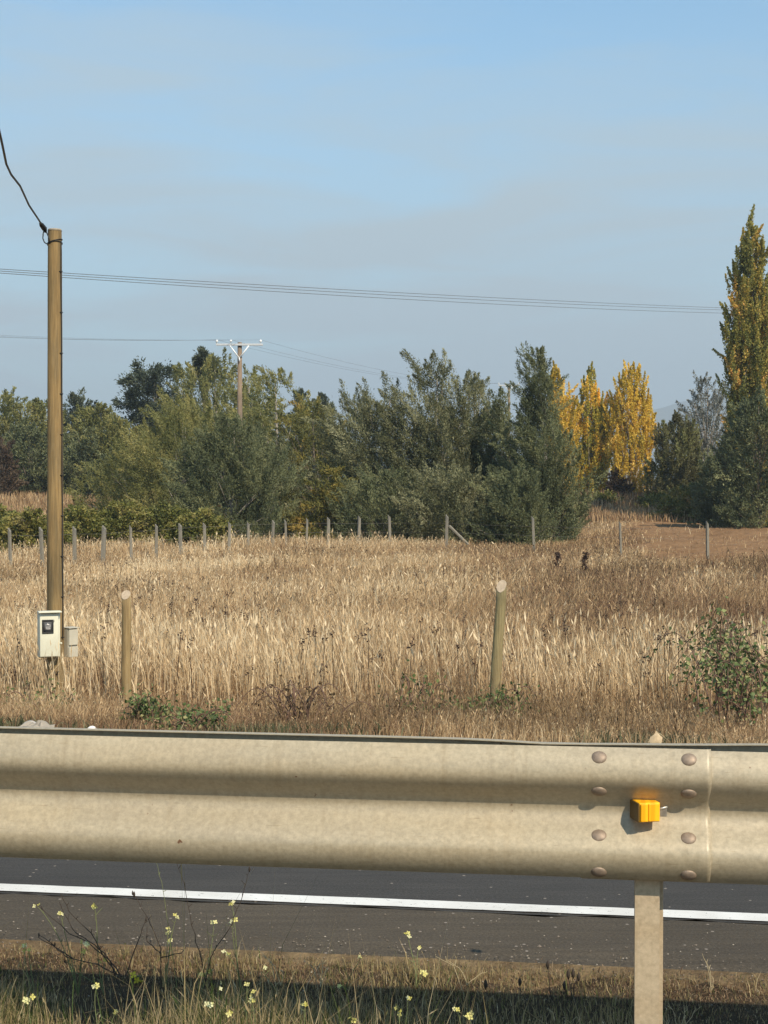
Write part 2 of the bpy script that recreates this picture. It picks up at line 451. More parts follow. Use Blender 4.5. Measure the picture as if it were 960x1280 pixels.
def post(u):
    bm = bmesh.new(); zt, zb = .80 - RZ0, -.75
    h = (zt - zb); c = (zt + zb) / 2; w = .0585
    box_bm(bm, u, .0045, c, w, .004, h)                       # front flange
    box_bm(bm, u - w / 2 + .002, .0167, c, .004, .0195, h)    # web
    box_bm(bm, u + .004, .029, c, w + .010, .004, h)          # rear flange, a little wider
    for v in bm.verts: v.co.y += .0
    o = bm_obj('post', bm, M_POST, rail, False); return o
for k in (-3, -2, -1, 0, 1, 2): post(u_post + k * 3.81)
def bolt(u, z, off=.0095):
    f = rail_f(z) + off
    e_ = .004; sl = (rail_f(z + e_) - rail_f(z - e_)) / (2 * e_)
    n = Vector((0, -1, -sl)).normalized()
    bm = bmesh.new(); bmesh.ops.create_uvsphere(bm, u_segments=18, v_segments=10, radius=1)
    for v in bm.verts:
        v.co = Vector((v.co.x * .0190, v.co.y * .0165, max(v.co.z, -.3) * .0075))
        a = math.atan2(v.co.y, v.co.x)
    M = Matrix.Translation((u, -f, z + RAIL_Z - RZ0)) @ n.to_track_quat('Z', 'X').to_matrix().to_4x4() @ Matrix.Rotation(R(90 + random.uniform(-8, 8)), 4, 'Z')
    for v in bm.verts: v.co = M @ v.co
    return bm_obj('bolt', bm, M_BOLT, rail)
for px in (750, 861):
    for z in (.135, .054, -.052, -.137): bolt(px_u(px) * 1.0, z)
# amber reflector in the valley
def reflector():
    m, t, b = new_mat('amber_reflector_plastic')
    w = t.nodes.new('ShaderNodeTexWave'); w.inputs['Scale'].default_value = 14; w.inputs['Distortion'].default_value = .4
    tcn = t.nodes.new('ShaderNodeTexCoord'); t.links.new(tcn.outputs['Object'], w.inputs['Vector'])
    r = ramp(t, w.outputs['Fac'], [(.2, (.84, .37, .006)), (.8, (.95, .50, .012))])
    t.links.new(r.outputs[0], b.inputs['Base Color']); b.inputs['Roughness'].default_value = .35
    u = px_u(806.5); zc = 1.45 - (1024 - 600) / F * 3.53 - RZ0
    RM = Matrix.Translation((u, -.030, zc)) @ Matrix.Rotation(R(20), 4, 'Z')
    bm = bmesh.new()
    box_bm(bm, 0, -.006, 0, .052, .056, .046, .003, RM)
    box_bm(bm, -.0145, -.0355, 0, .018, .006, .042, .002, RM); box_bm(bm, .0095, -.0350, 0, .026, .005, .042, .002, RM)
    o = bm_obj('reflector', bm, m, rail, False); o['label'] = 'amber box reflector in the valley of the beam'
    bm = bmesh.new(); box_bm(bm, -.0272, -.008, 0, .004, .054, .044, .001, RM)
    bm_obj('shaded_side', bm, plain('shaded_amber', (.12, .065, .012), .5, var=.15), o, False)  # added plate; its dark colour paints the shade on the left side
    bm = bmesh.new()
    box_bm(bm, u + .040, -.013, zc + .004, .026, .003, .044, .001)
    box_bm(bm, u, -.010, zc, .054, .012, .040)
    bm_obj('bracket', bm, plain('bracket_metal', (.30, .28, .24), .5, .5, .3, 60), o, False)
    bm = bmesh.new(); v = bmesh.ops.create_cone(bm, cap_ends=True, segments=10, radius1=.003, radius2=.003, depth=.03)['verts']
    for q in v: q.co = Matrix.Translation((u + .040, -.014, zc)) @ Matrix.Rotation(R(70), 4, 'Y') @ q.co
    bm_obj('rivet', bm, plain('rivet_metal', (.5, .48, .42), .4, .6, .2, 60), o)
reflector()

# ================================================================== SERVICE POLE, METER BOXES, CABLES
def wood(name, ca, cb, cc, sc_=3.0):
    m, t, b = new_mat(name)
    n1 = noise_node(t, 2.0, 5, stretch=(6, 6, .5)); n2 = noise_node(t, 9, 6, stretch=(8, 8, .35), rough=.7); n3 = noise_node(t, 1.1, 3)
    r = ramp(t, n1.outputs['Fac'], [(.3, ca), (.5, cb), (.75, cc)])
    g = ramp(t, n2.outputs['Fac'], [(.3, (.62, .6, .58)), (.62, (1.15, 1.15, 1.15))])
    g3 = ramp(t, n3.outputs['Fac'], [(.35, (.8, .82, .84)), (.65, (1.15, 1.1, 1.0))])
    t.links.new(mix(t, mix(t, r.outputs[0], g.outputs[0], 1, 'MULTIPLY'), g3.outputs[0], 1, 'MULTIPLY'), b.inputs['Base Color'])
    b.inputs['Roughness'].default_value = .85; b.inputs['Specular IOR Level'].default_value = .2
    bump(t, b, n2.outputs['Fac'], .5, .006)
    return m
M_POLE = wood('treated_pine', (.155, .120, .066), (.27, .185, .085), (.20, .160, .095))
M_POSTY = wood('golden_post_wood', (.24, .17, .085), (.34, .245, .12), (.27, .21, .12))
M_POSTW = wood('weathered_fence_wood', (.22, .18, .09), (.30, .25, .13), (.26, .20, .11))
M_GREYW = wood('grey_weathered_wood', (.17, .155, .125), (.26, .24, .20), (.21, .19, .15))
M_CUT = plain('sawn_end_grain', (.42, .33, .23), .8, var=.15, scale=40)
M_BLACK = plain('black_cable', (.018, .018, .018), .5, var=.2)
D = 14.8
b0 = at(68, 880, D); top = at(70, 290, D)
base_z = G(b0.x, b0.y) - .3
bx0 = b0.x
pole = empty('utility_pole', (bx0, D, G(bx0, D)))
tag(pole, 'tall round brown timber service pole carrying the meter box, at the left', 'utility pole')
T = Tubes()
zs_ = np.linspace(base_z, top.z, 24)
pts = [(np.interp(z, [base_z, top.z], [bx0, top.x]) - bx0, 0, z - pole.location.z) for z in zs_]
rr_ = [np.interp(z, [base_z, top.z], [.086, .066]) for z in zs_]
T.add(pts, rr_, 24, wob=.012, cap=False)
T.caps.append(list(range(0, 24))[::-1])
T.build('shaft', M_POLE, pole)
bm = bmesh.new(); v = bmesh.ops.create_cone(bm, cap_ends=True, segments=24, radius1=.0675, radius2=.062, depth=.02)['verts']
for q in v: q.co += Vector((top.x - bx0, 0, top.z - pole.location.z + .008))
bm_obj('end_cap', bm, plain('weathered_end_grain', (.30, .25, .18), .9, var=.2, scale=30), pole)
# dark wire bound twice round the pole head
T = Tubes()
for k, zz in enumerate((.10, .125)):
    ang = np.linspace(0, 2 * math.pi, 25)
    T.add([(top.x - bx0 + .070 * math.cos(a), .070 * math.sin(a), top.z - pole.location.z - zz + .02 * math.cos(a + k)) for a in ang], .0045, 6)
T.build('wire_band', M_BLACK, pole)
# cable clipped down the right side of the pole
T = Tubes(); P = []
for z in np.linspace(top.z - .1, G(bx0, D) + .75, 40):
    x = np.interp(z, [base_z, top.z], [bx0, top.x]) - bx0; r_ = np.interp(z, [base_z, top.z], [.086, .066])
    P.append((x + (r_ + .004) * .92, -(r_ + .004) * .38 + .003 * math.sin(z * 7), z - pole.location.z))
T.add(P, .0065, 8); T.build('down_cable', M_BLACK, pole)
for k in range(3, 40, 4):
    T = Tubes(); p = P[k]; T.add([(p[0] - .016, p[1] - .012, p[2]), (p[0] + .004, p[1] - .013, p[2]), (p[0] + .013, p[1] - .002, p[2])], .0055, 6); T.build('cable_clip', M_BLACK, pole)

M_BOXP = plain('cream_painted_box', (.66, .64, .50), .45, var=.06, scale=9)
M_BOXD = plain('beige_box', (.50, .46, .36), .55, var=.08, scale=9)
def meter_box():
    c = at(60.5, 793.5, D - .17)
    o = empty('meter_box', (c.x, c.y, c.z), R(20))
    tag(o, 'cream electricity meter box with dark square window on the timber pole', 'meter box')
    w, h, d = .205, .435, .13
    bm = bmesh.new(); box_bm(bm, 0, .02, 0, w, d - .03, h, .012)
    bm_obj('housing', bm, M_BOXP, o)
    bm = bmesh.new(); box_bm(bm, -.006, -.047, 0, w - .026, .034, h - .02, .010)
    dr = bm_obj('door', bm, M_BOXP, o)
    bm = bmesh.new(); box_bm(bm, 0, -.036, h / 2 + .003, w + .012, d + .0, .014, .004); bm_obj('rain_lip', bm, M_BOXP, o)
    bm = bmesh.new(); zc = .082
    for sx, sz, ww, hh in ((0, .058, .108, .016), (0, -.058, .108, .016), (-.046, 0, .016, .10), (.046, 0, .016, .10)):
        box_bm(bm, -.020 + sx, -.067, zc + sz, ww, .010, hh, .003)
    wf = bm_obj('window', bm, plain('black_gasket', (.02, .02, .02), .5, var=.1), o)
    m, t, b = new_mat('smoky_window'); b.inputs['Base Color'].default_value = (.10, .10, .10, 1); b.inputs['Roughness'].default_value = .18
    bm = bmesh.new(); box_bm(bm, -.020, -.0645, zc, .080, .004, .104); bm_obj('pane', bm, m, wf)
    bm = bmesh.new(); box_bm(bm, -.018, -.0675, zc - .002, .046, .004, .05, .001); box_bm(bm, -.018, -.0705, zc + .012, .034, .003, .012)
    bm_obj('meter_dial', bm, plain('meter_face', (.30, .29, .28), .4, var=.4, scale=60), wf)
    bm = bmesh.new(); box_bm(bm, .035, -.0675, zc + .055, .012, .01, .02, .002); bm_obj('latch', bm, plain('latch_grey', (.25, .24, .2), .5), o)
    bm = bmesh.new(); v = bmesh.ops.create_uvsphere(bm, u_segments=14, v_segments=8, radius=.011)['verts']
    for q in v: q.co += Vector((w / 2 + .006, -.03, -.085))
    bm_obj('side_knob', bm, M_BOXP, o)
meter_box()
def side_box():
    c = at(87.5, 803.5, D + .03)
    o = empty('breaker_box', (c.x, c.y, c.z), R(45))
    tag(o, 'small beige breaker box on the right side of the timber pole', 'breaker box')
    w = .105; h = .275
    bm = bmesh.new(); box_bm(bm, 0, .008, 0, w, w - .02, h, .004); bm_obj('housing', bm, M_BOXD, o, False)
    bm = bmesh.new(); box_bm(bm, 0, -.046, .055, w - .006, .014, h - .125, .003); bm_obj('cover', bm, M_BOXD, o, False)
    bm = bmesh.new(); box_bm(bm, 0, -.046, -.085, w - .006, .014, .10, .003); bm_obj('cover', bm, M_BOXD, o, False)
    bm = bmesh.new(); box_bm(bm, 0.004, -.0, h / 2 + .008, w + .014, w + .02, .008, .002); bm_obj('lid', bm, M_BOXD, o, False)
side_box()

def cable_px(pts, r, name, label, cat, group=None, sides=6, mat=None):
    o = empty(name, pts[0]) if False else None
    T = Tubes(); T.add(pts, r, sides); ob = T.build(name, mat or M_BLACK)
    return tag(ob, label, cat, group)
# service drop cable: slack, coming down from the upper left over the road to the pole head
P = [Vector((-2.0, -6.0, 7.2)), Vector((-2.1, -2.0, 6.0)), Vector((-2.2, 2.0, 5.05)), Vector((-2.28, 5.2, 4.45))]
for px, py, d in [(-40, 40, 8.6), (-18, 110, 9.2), (-5, 150, 9.7), (0, 160, 10), (5, 182, 10.5), (10, 207, 11), (16, 220, 11.5), (27, 234, 12.1), (33, 247, 12.6), (38, 258, 13.1), (44, 267, 13.7), (50, 276, 14.2), (53, 281, 14.6)]:
    P.append(at(px, py, d))
svc = empty('service_cable', at(56, 286, 14.78))
tag(svc, 'slack black service cable dropping from the upper left to the pole head', 'cable')
off = svc.location
T = Tubes(); T.add([p - off for p in P], .0085, 8); T.build('cable', M_BLACK, svc)
T = Tubes(); T.add([at(52, 280, 14.6) - off, at(54, 283, 14.68) - off, at(57, 287, 14.75) - off, at(59, 292, 14.76) - off], [.012, .024, .026, .010], 10); T.build('clamp', M_BLACK, svc)
T = Tubes(); T.add([at(57, 288, 14.75) - off, at(55.5, 293, 14.74) - off, at(55, 299, 14.74) - off, at(57, 304, 14.74) - off, at(60, 306, 14.74) - off], .006, 8)
T.add([at(59, 290, 14.75) - off, at(62, 297, 14.70) - off, at(64, 306, 14.72) - off], .006, 8)
T.build('tail_loop', M_BLACK, svc)

# three tight conductors across the sky
M_WIRE = plain('dull_conductor', (.10, .10, .11), .6, var=.1)
for (ya, yb, yc, lab) in ((337, 361.0, 385.5, 'topmost of the three long conductors crossing the sky'), (339.5, 364.5, 388, 'middle of the three long conductors crossing the sky'), (342, 368.5, 392, 'lowest of the three long conductors crossing the sky')):
    da, db = 62, 118
    A = at(0, ya, da); B = at(905, yc, db)
    P = []
    # straight in plan, sagging in height, carried on past both sides of the picture
    for s in np.linspace(-.8, 1.7, 60):
        p = A.lerp(B, s); px = 480 + p.x / p.y * F if p.y > 1 else 0
        P.append(p)
    mid = A.lerp(B, .5)
    s_mid = None
    # find sag so that the curve passes through yb at px 450
    ss = np.linspace(0, 1, 400); best = min(ss, key=lambda s: abs(480 + A.lerp(B, s).x / A.lerp(B, s).y * F - 400))
    pm = A.lerp(B, best); want = CAM_Z - (yb - HORIZON) / F * pm.y
    k = (want - pm.z) / (best * (1 - best))
    Q = []
    for s in np.linspace(-.5, 1.5, 60):
        p = A.lerp(B, s); Q.append((p.x, p.y, p.z + k * s * (1 - s)))
    T = Tubes(); T.add(Q, .013, 5); o = T.build('power_line', M_WIRE); tag(o, lab, 'power line', 'long conductors crossing the sky')

# crossarm poles
M_ARM = plain('galvanised_arm', (.55, .56, .56), .5, .2, .1, 20)
M_FARW = wood('distant_pole_wood', (.17, .125, .09), (.24, .18, .13), (.21, .165, .125))
M_INS = plain('porcelain', (.80, .82, .82), .3, var=.05)
def cross_pole(px, py, d, arm, label):
    t_ = at(px, py, d); g = G(t_.x, d); o = empty('crossarm_pole', (t_.x, d, g)); tag(o, label, 'power pole', 'crossarm power poles')
    H = t_.z - g
    T = Tubes(); T.add([(0, 0, -.3), (0, 0, H * .5), (0, 0, H + .12)], [.17, .14, .11], 12); T.build('shaft', M_FARW, o)
    bm = bmesh.new(); box_bm(bm, 0, -.15, H, arm, .09, .10, .01); ao = bm_obj('crossarm', bm, M_ARM, o, False)
    T = Tubes(); T.add([(-arm * .2, -.19, H - .06), (0, -.2, H - arm * .29)], .035, 6); T.add([(arm * .2, -.19, H - .06), (0, -.2, H - arm * .29)], .035, 6)
    T.add([(0, -.2, H - arm * .27), (0, -.19, H - arm * .36)], .04, 6); T.build('brace', M_INS, o)
    ends = []
    for fx in (-.48, -.18, .45):
        T = Tubes(); T.add([(arm * fx, -.15, H + .05), (arm * fx, -.15, H + .11), (arm * fx, -.15, H + .13), (arm * fx, -.15, H + .22), (arm * fx, -.15, H + .25)], [.02, .02, .065, .06, .02], 10)
        T.build('insulator', M_INS, o); ends.append(Vector((t_.x + arm * fx, d - .15, t_.z + .24)))
    return ends
e1 = cross_pole(300, 431.5, 77, 2.35, 'wooden power pole with pale crossarm rising out of the left hedge')
e2 = cross_pole(636, 482, 150, 2.1, 'distant power pole whose small white crossarm shows just above the hedge')
names3 = ['left', 'middle', 'right']
for k in range(3):
    a, b_ = e1[k], e2[k]
    Q = []
    for s in np.linspace(0, 1, 30):
        p = a.lerp(b_, s); Q.append((p.x, p.y, p.z - 3.0 * s * (1 - s)))
    T = Tubes(); T.add(Q, .0045, 4); tag(T.build('power_line', M_WIRE), f'faint {names3[k]} conductor strung between the two crossarm poles', 'power line', 'conductors of the crossarm poles')
    c = at(-60, 407 - k * .8, 62); c.x += k * .3 - 6
    Q = []
    for s in np.linspace(0, 1.0, 24):
        p = a.lerp(c, s); Q.append((p.x, p.y, p.z - .9 * s * (1 - s)))
    T = Tubes(); T.add(Q, (.0035 if k else .006), 4); tag(T.build('power_line', M_WIRE), f'conductor running left from the {names3[k]} insulator of the near crossarm pole', 'power line', 'conductors of the crossarm poles')

# ================================================================== FENCE POSTS
def round_post(px_top, py_top, px_base, d, r0, r1, label, mat, cutdir):
    t_ = at(px_top, py_top, d); b_ = at(px_base, 880, d); g = G(b_.x, d)
    o = empty('fence_post', (b_.x, d, g)); tag(o, label, 'fence post', 'timber posts in the tall dry grass')
    T = Tubes(); n = 14
    H = t_.z - g; dx = t_.x - b_.x
    T.add([(dx * s + .004 * math.sin(s * 9), 0, -.3 + (H + .3) * s) for s in np.linspace(0, 1, n)], [r0 + (r1 - r0) * s for s in np.linspace(0, 1, n)], 18, wob=.03)
    sh = T.build('shaft', mat, o)
    # slanting saw cut: shear the last ring, add the pale face
    me = sh.data; N = 18 * n
    for i in range(N - 18, N):
        v = me.vertices[i]; off = Vector((v.co.x - dx, v.co.y)); v.co.z += (off.x * cutdir[0] + off.y * cutdir[1])
    ring = [me.vertices[i].co.copy() for i in range(N - 18, N)]
    bm = bmesh.new(); vs = [bm.verts.new(c + Vector((0, -.002, .003))) for c in ring]; bm.faces.new(vs); bmesh.ops.recalc_face_normals(bm, faces=bm.faces[:])
    bm_obj('sawn_top', bm, M_CUT, o, False)
    return o
round_post(157, 744, 158, 14.4, .048, .043, 'upright yellowish timber post just right of the pole, half sunk in grass', M_POSTY, (.1, .95))
round_post(627, 733, 615, 14.6, .054, .047, 'greenish timber post with pale sawn top leaning right in the grass', M_POSTW, (.5, 1.15))

pp = [(13, 45, 662), (53, 46.5, 661), (93, 48, 660), (128, 49.5, 659), (164, 51, 658), (195, 52.2, 657), (226, 53.4, 656), (256, 54.4, 655), (286, 55.3, 654), (310, 56.2, 653.5), (340, 57, 652), (358, 57.6, 651),
      (383, 58.2, 649), (410, 59, 648), (448, 60, 646), (488, 61, 645), (558, 60.5, 645), (668, 58.5, 647), (777, 55.5, 653), (885, 52.5, 653)]
proto = None
def far_post_mesh(w, h):
    bm = bmesh.new(); vs = box_bm(bm, 0, 0, h / 2 - .15, w, w * .9, h + .3, .008)
    zt = max(v.co.z for v in bm.verts)
    for v in bm.verts:
        if v.co.z > zt - .02: v.co.z += -v.co.x * .9 * (1 if w > 0 else -1) + (v.co.y) * .2
    return bm
metas = [bm_obj('post_shape', far_post_mesh(.13, 1.35), M_GREYW, None, False).data for _ in range(1)]
for o_ in [o for o in C.objects if o.name.startswith('post_shape')]: bpy.data.objects.remove(o_)
for i, (px, d, py) in enumerate(pp):
    t_ = at(px, py, d); g = G(t_.x, d)
    o = bpy.data.objects.new('fence_stake', metas[0]); C.objects.link(o); o.location = (t_.x, d, g)
    wv = random.uniform(.6, .95) * (.8 if px in (340, 358, 777) else 1)
    o.scale = (wv, wv, (t_.z - g) / 1.35); o.rotation_euler = (R(random.uniform(-2, 2)), R(random.uniform(-2.5, 2.5)), R(random.uniform(-30, 30)))
    ordn = ['first', 'second', 'third', 'fourth', 'fifth', 'sixth', 'seventh', 'eighth', 'ninth', 'tenth', 'eleventh', 'twelfth', 'thirteenth', 'fourteenth', 'fifteenth', 'sixteenth']
    if px == 558: lab = 'grey field fence stake with a slanting brace leaning on its right'
    elif px == 668: lab = 'grey field fence stake in front of the dark right end of the hedge'
    elif px == 777: lab = 'thin grey fence stake at the left edge of the ploughed field'
    elif px == 885: lab = 'rightmost stout fence stake standing before the ploughed field'
    else: lab = f'grey pointed stake of the field fence, {ordn[i]} from the left'
    tag(o, lab, 'fence post', 'stakes of the far field fence')
    if px == 558:
        mx = empty('fence_stake', o.location); o.parent = mx; o.location = (0, 0, 0)
        for key in ('label', 'category', 'group'):
            mx[key] = o[key]; del o[key]
        o.name = 'stake'; mx.name = 'fence_stake'
        T = Tubes(); T.add([(.10, -.05, 1.02), (.85, -.1, .28)], [.055, .055], 6); T.build('brace', M_GREYW, mx, False)
# sagging fence wires of the far fence
M_FW = plain('fence_wire_steel', (.20, .18, .16), .6)
for hgt, nm in ((1.1, 'top'), (.75, 'lower')):
    Q = [(at(px, py, d).x, d - .07, G(at(px, py, d).x, d) + hgt) for px, d, py in pp]
    T = Tubes(); T.add(Q, .003, 4); tag(T.build('fence_wire', M_FW), f'{nm} thin wire strung along the far field fence stakes', 'fence wire')

# ================================================================== FOLIAGE
def leaves_mesh(name, pos, axis, ln, wd_, tone, mat, parent, rng, flat=.0, shape=4):
    """one diamond quad per leaf"""
    N = len(pos)
    axis = axis / (np.linalg.norm(axis, axis=1)[:, None] + 1e-9)
    rv = rng.normal(size=(N, 3)); side = np.cross(axis, rv); side /= np.linalg.norm(side, axis=1)[:, None] + 1e-9
    ln = np.broadcast_to(ln, (N,))[:, None]; wd_ = np.broadcast_to(wd_, (N,))[:, None]
    nrm = np.cross(axis, side)
    a = pos - axis * ln * .5; c = pos + axis * ln * .5
    bend = nrm * ln * rng.uniform(-.15, .15, (N, 1))
    b = pos + side * wd_ * .5 + bend - axis * ln * .08; d = pos - side * wd_ * .5 + bend - axis * ln * .08
    co = np.stack([a, b, c, d], 1).reshape(-1, 3)
    f = np.arange(4 * N).reshape(N, 4)
    return mesh_np(name, co, [f], mat, parent, np.repeat(tone, 4))
def make_tree(name, x, y, H, prof, R0, mat, label, cat='tree', group=None, n_pl=160, n_leaf=110, pl=(1.2, .28), leaf=(.16, .05), up=.5, lean=(0, 0),
              z0=.12, seed=0, trunk=True, tm=None, out=.45, droop=0.0, squash=1.0, part='crown', wind=(0.0, 0.0), tone_base=(.2, .8), limbs=6, dens=1.0, thick=1.0, tips=None, trunk_r=.035, rag=.25):
    rng = np.random.default_rng(seed + 100)
    g = G(x, y); o = empty(name, (x, y, g)); tag(o, label, cat, group); n_leaf = int(n_leaf * dens); n_pl = int(n_pl * thick)
    t = rng.random(n_pl) ** .85
    # keep density ~ proportional to ring area so the crown is even
    pr = np.interp(np.linspace(0, 1, 200), [p[0] for p in prof], [p[1] for p in prof])
    cdf = np.cumsum(pr ** 1.3 + .02); cdf /= cdf[-1]; t = np.interp(rng.random(n_pl), cdf, np.linspace(0, 1, 200))
    ph = rng.random(n_pl) * 2 * math.pi
    rag_f = 1 + rag * (np.sin(ph * 2 + t * 7 + seed) * .5 + np.sin(ph * 3 - t * 11 + seed * 2) * .5 + .6 * rng.normal(size=n_pl) * .5)
    Rt = np.interp(t, [p[0] for p in prof], [p[1] for p in prof]) * R0 * rag_f
    r = Rt * rng.random(n_pl) ** out
    L = pl[0] * rng.uniform(.55, 1.25, n_pl) * np.interp(t, [0, .8, 1], [1, 1, .7])
    zc = (z0 + t * (1 - z0)) * H
    base = np.stack([r * np.cos(ph) + lean[0] * t ** 1.4, r * np.sin(ph) * squash + lean[1] * t, zc - L * up * .6], -1)
    outw = np.stack([np.cos(ph), np.sin(ph), np.zeros(n_pl)], -1) * (r / (R0 + 1e-6))[:, None]
    dr = outw * (1 - up) * 1.3 + np.array([wind[0], wind[1], up]) + rng.normal(0, .22, (n_pl, 3))
    dr /= np.linalg.norm(dr, axis=1)[:, None]
    if tips:                      # extra long shoots that break the outline
        ex_b, ex_d, ex_l = [], [], []
        for (fx, fz, dx, dz, l) in tips:
            ex_b.append((fx, rng.uniform(-.3, .3), H + fz)); v = np.array([dx, rng.uniform(-.1, .1), dz]); ex_d.append(v / np.linalg.norm(v)); ex_l.append(l)
        base = np.concatenate([base, ex_b]); dr = np.concatenate([dr, ex_d]); L = np.concatenate([L, ex_l])
    n_all = len(base)
    s = rng.random((n_all, n_leaf)) ** .8
    curve = np.zeros((n_all, n_leaf, 3)); curve[..., 2] = -droop * (s ** 2) * L[:, None]
    width = pl[1] * (1.05 - s) ** .7 * (L[:, None] / pl[0]) ** .5
    lat = rng.normal(0, 1, (n_all, n_leaf, 3)) * width[..., None] * .55
    pos = base[:, None] + dr[:, None] * (L[:, None] * s)[..., None] + lat + curve
    ax = dr[:, None] * .9 + lat / (width[..., None] + .02) * .5 + rng.normal(0, .45, (n_all, n_leaf, 3)) + np.array([0, 0, -droop * .6])
    tp = (rng.uniform(tone_base[0], tone_base[1], n_all) + .22 * np.sin(base[:, 0] * 1.9 + seed) * np.sin(base[:, 2] * 1.6 + seed * 2))[:, None] + rng.normal(0, .13, (n_all, n_leaf))
    pos = pos.reshape(-1, 3); keep = pos[:, 2] > .02
    sc_ = rng.uniform(.7, 1.35, len(pos))
    leaves_mesh(part, pos[keep], ax.reshape(-1, 3)[keep], (leaf[0] * sc_)[keep], (leaf[1] * sc_)[keep], np.clip(tp.reshape(-1), 0, 1)[keep], mat, o, rng)
    # trunk with limbs, fine twigs into the plumes
    T = Tubes(); tr = max(.05, H * trunk_r * .5)
    path = [np.array([lean[0] * q ** 1.4 * .9 + .06 * math.sin(q * 5 + seed) * H * .1, lean[1] * q, H * .93 * q - .15]) for q in np.linspace(0, 1, 9)]
    T.add(path, [tr * (1 - .88 * q) for q in np.linspace(0, 1, 9)], 8, wob=.05)
    for k in rng.permutation(n_pl)[:limbs * 4]:
        tb = base[k]; q = min(.85, max(.05, (tb[2] / H) * .6)); i = q * 8; a = path[int(i)]
        mid = (a * .55 + tb * .45) + np.array([0, 0, .0]); r_ = tr * .38 * (1 - q)
        T.add([a, mid, tb, tb + dr[k] * L[k] * .6], [r_ + .01, r_ * .7 + .008, .012, .005], 5, cap=False)
    T.build('trunk', tm, o)
    return o

M_BARK = plain('grey_brown_bark', (.16, .13, .10), .9, var=.35, scale=6, stretch=(4, 4, 1), bmp=.4)
M_PALEB = plain('pale_bark', (.34, .30, .25), .85, var=.25, scale=6, stretch=(4, 4, 1), bmp=.4)
ACA = [(0, (.060, .068, .030)), (.5, (.175, .178, .084)), (1, (.40, .385, .22))]
M_ACACIA = leaf_mat('grey_green_feathery', ACA, .25)
M_ACDK = leaf_mat('dark_green_feathery', [(0, (0.067, 0.082, 0.040)), (0.5, (0.139, 0.157, 0.074)), (1, (0.272, 0.274, 0.129))], .22)
M_OLIVE = leaf_mat('olive_green_leaf', [(0, (0.108, 0.116, 0.036)), (0.5, (0.227, 0.227, 0.076)), (1, (0.405, 0.357, 0.134))], .28)
M_WILLOW = leaf_mat('yellowing_willow', [(0, (0.097, 0.097, 0.026)), (0.45, (0.193, 0.186, 0.053)), (0.8, (0.303, 0.248, 0.058)), (1, (0.413, 0.289, 0.078))], .3)
M_DARKT = leaf_mat('blackish_green_leaf', [(0, (0.030, 0.043, 0.029)), (0.5, (0.065, 0.082, 0.051)), (1, (0.129, 0.147, 0.087))], .15)
M_GOLD = leaf_mat('golden_poplar_leaf', [(0, (0.233, 0.193, 0.037)), (0.3, (0.605, 0.443, 0.061)), (0.65, (0.907, 0.646, 0.110)), (1, (0.977, 0.726, 0.218))], .4)
M_GOLDG = leaf_mat('green_gold_poplar_leaf', [(0, (0.198, 0.214, 0.049)), (0.5, (0.479, 0.413, 0.073)), (0.8, (0.959, 0.650, 0.098)), (1, (1.409, 0.849, 0.122))], .35)
M_POP = leaf_mat('tall_poplar_leaf', [(0, (0.133, 0.148, 0.047)), (0.45, (0.309, 0.295, 0.077)), (0.75, (0.555, 0.423, 0.097)), (1, (0.931, 0.551, 0.173))], .32)
M_RED = leaf_mat('reddish_brown_leaf', [(0, (.05, .032, .022)), (.5, (.11, .075, .048)), (1, (.18, .13, .08))], .25)
M_PURP = leaf_mat('purple_olive_leaf', [(0, (0.068, 0.066, 0.033)), (0.5, (0.164, 0.153, 0.064)), (1, (0.250, 0.262, 0.091))], .25)
M_GREYL = leaf_mat('silver_grey_leaf', [(0, (0.091, 0.098, 0.078)), (0.5, (0.208, 0.215, 0.182)), (1, (0.351, 0.351, 0.312))], .25)
M_BRAMB = leaf_mat('bramble_leaf', [(0, (0.082, 0.091, 0.025)), (0.5, (0.177, 0.181, 0.044)), (0.85, (0.328, 0.272, 0.079)), (1, (0.232, 0.202, 0.091))], .25)

HG = 'feathery trees of the windbreak hedge'
CONE = [(0, .75), (.15, 1), (.45, .85), (.75, .5), (1, .10)]
EGG = [(0, .7), (.25, 1), (.55, .95), (.8, .65), (1, .12)]
DOME = [(0, .9), (.3, 1), (.6, .9), (.85, .6), (1, .2)]
POPL = [(0, .7), (.2, .92), (.45, 1), (.7, .8), (.88, .45), (1, .06)]
def px_tree(name, px, top, width, d, prof, mat, label, **k):
    if k.get('group') == HG or mat is M_WILLOW: d += 5; width *= 1.12
    x = (px - 480) / F * d; zt = CAM_Z - (top - HORIZON) / F * d; H = zt - G(x, d)
    return make_tree(name, x, d, H, prof, width / F * d / 2, mat, label, **k)
S = dict(pl=(1.35, .30), leaf=(.125, .032), up=.6, out=.42, wind=(-.22, 0), group=HG, tm=M_PALEB, rag=.3, dens=1.9, thick=1.3)
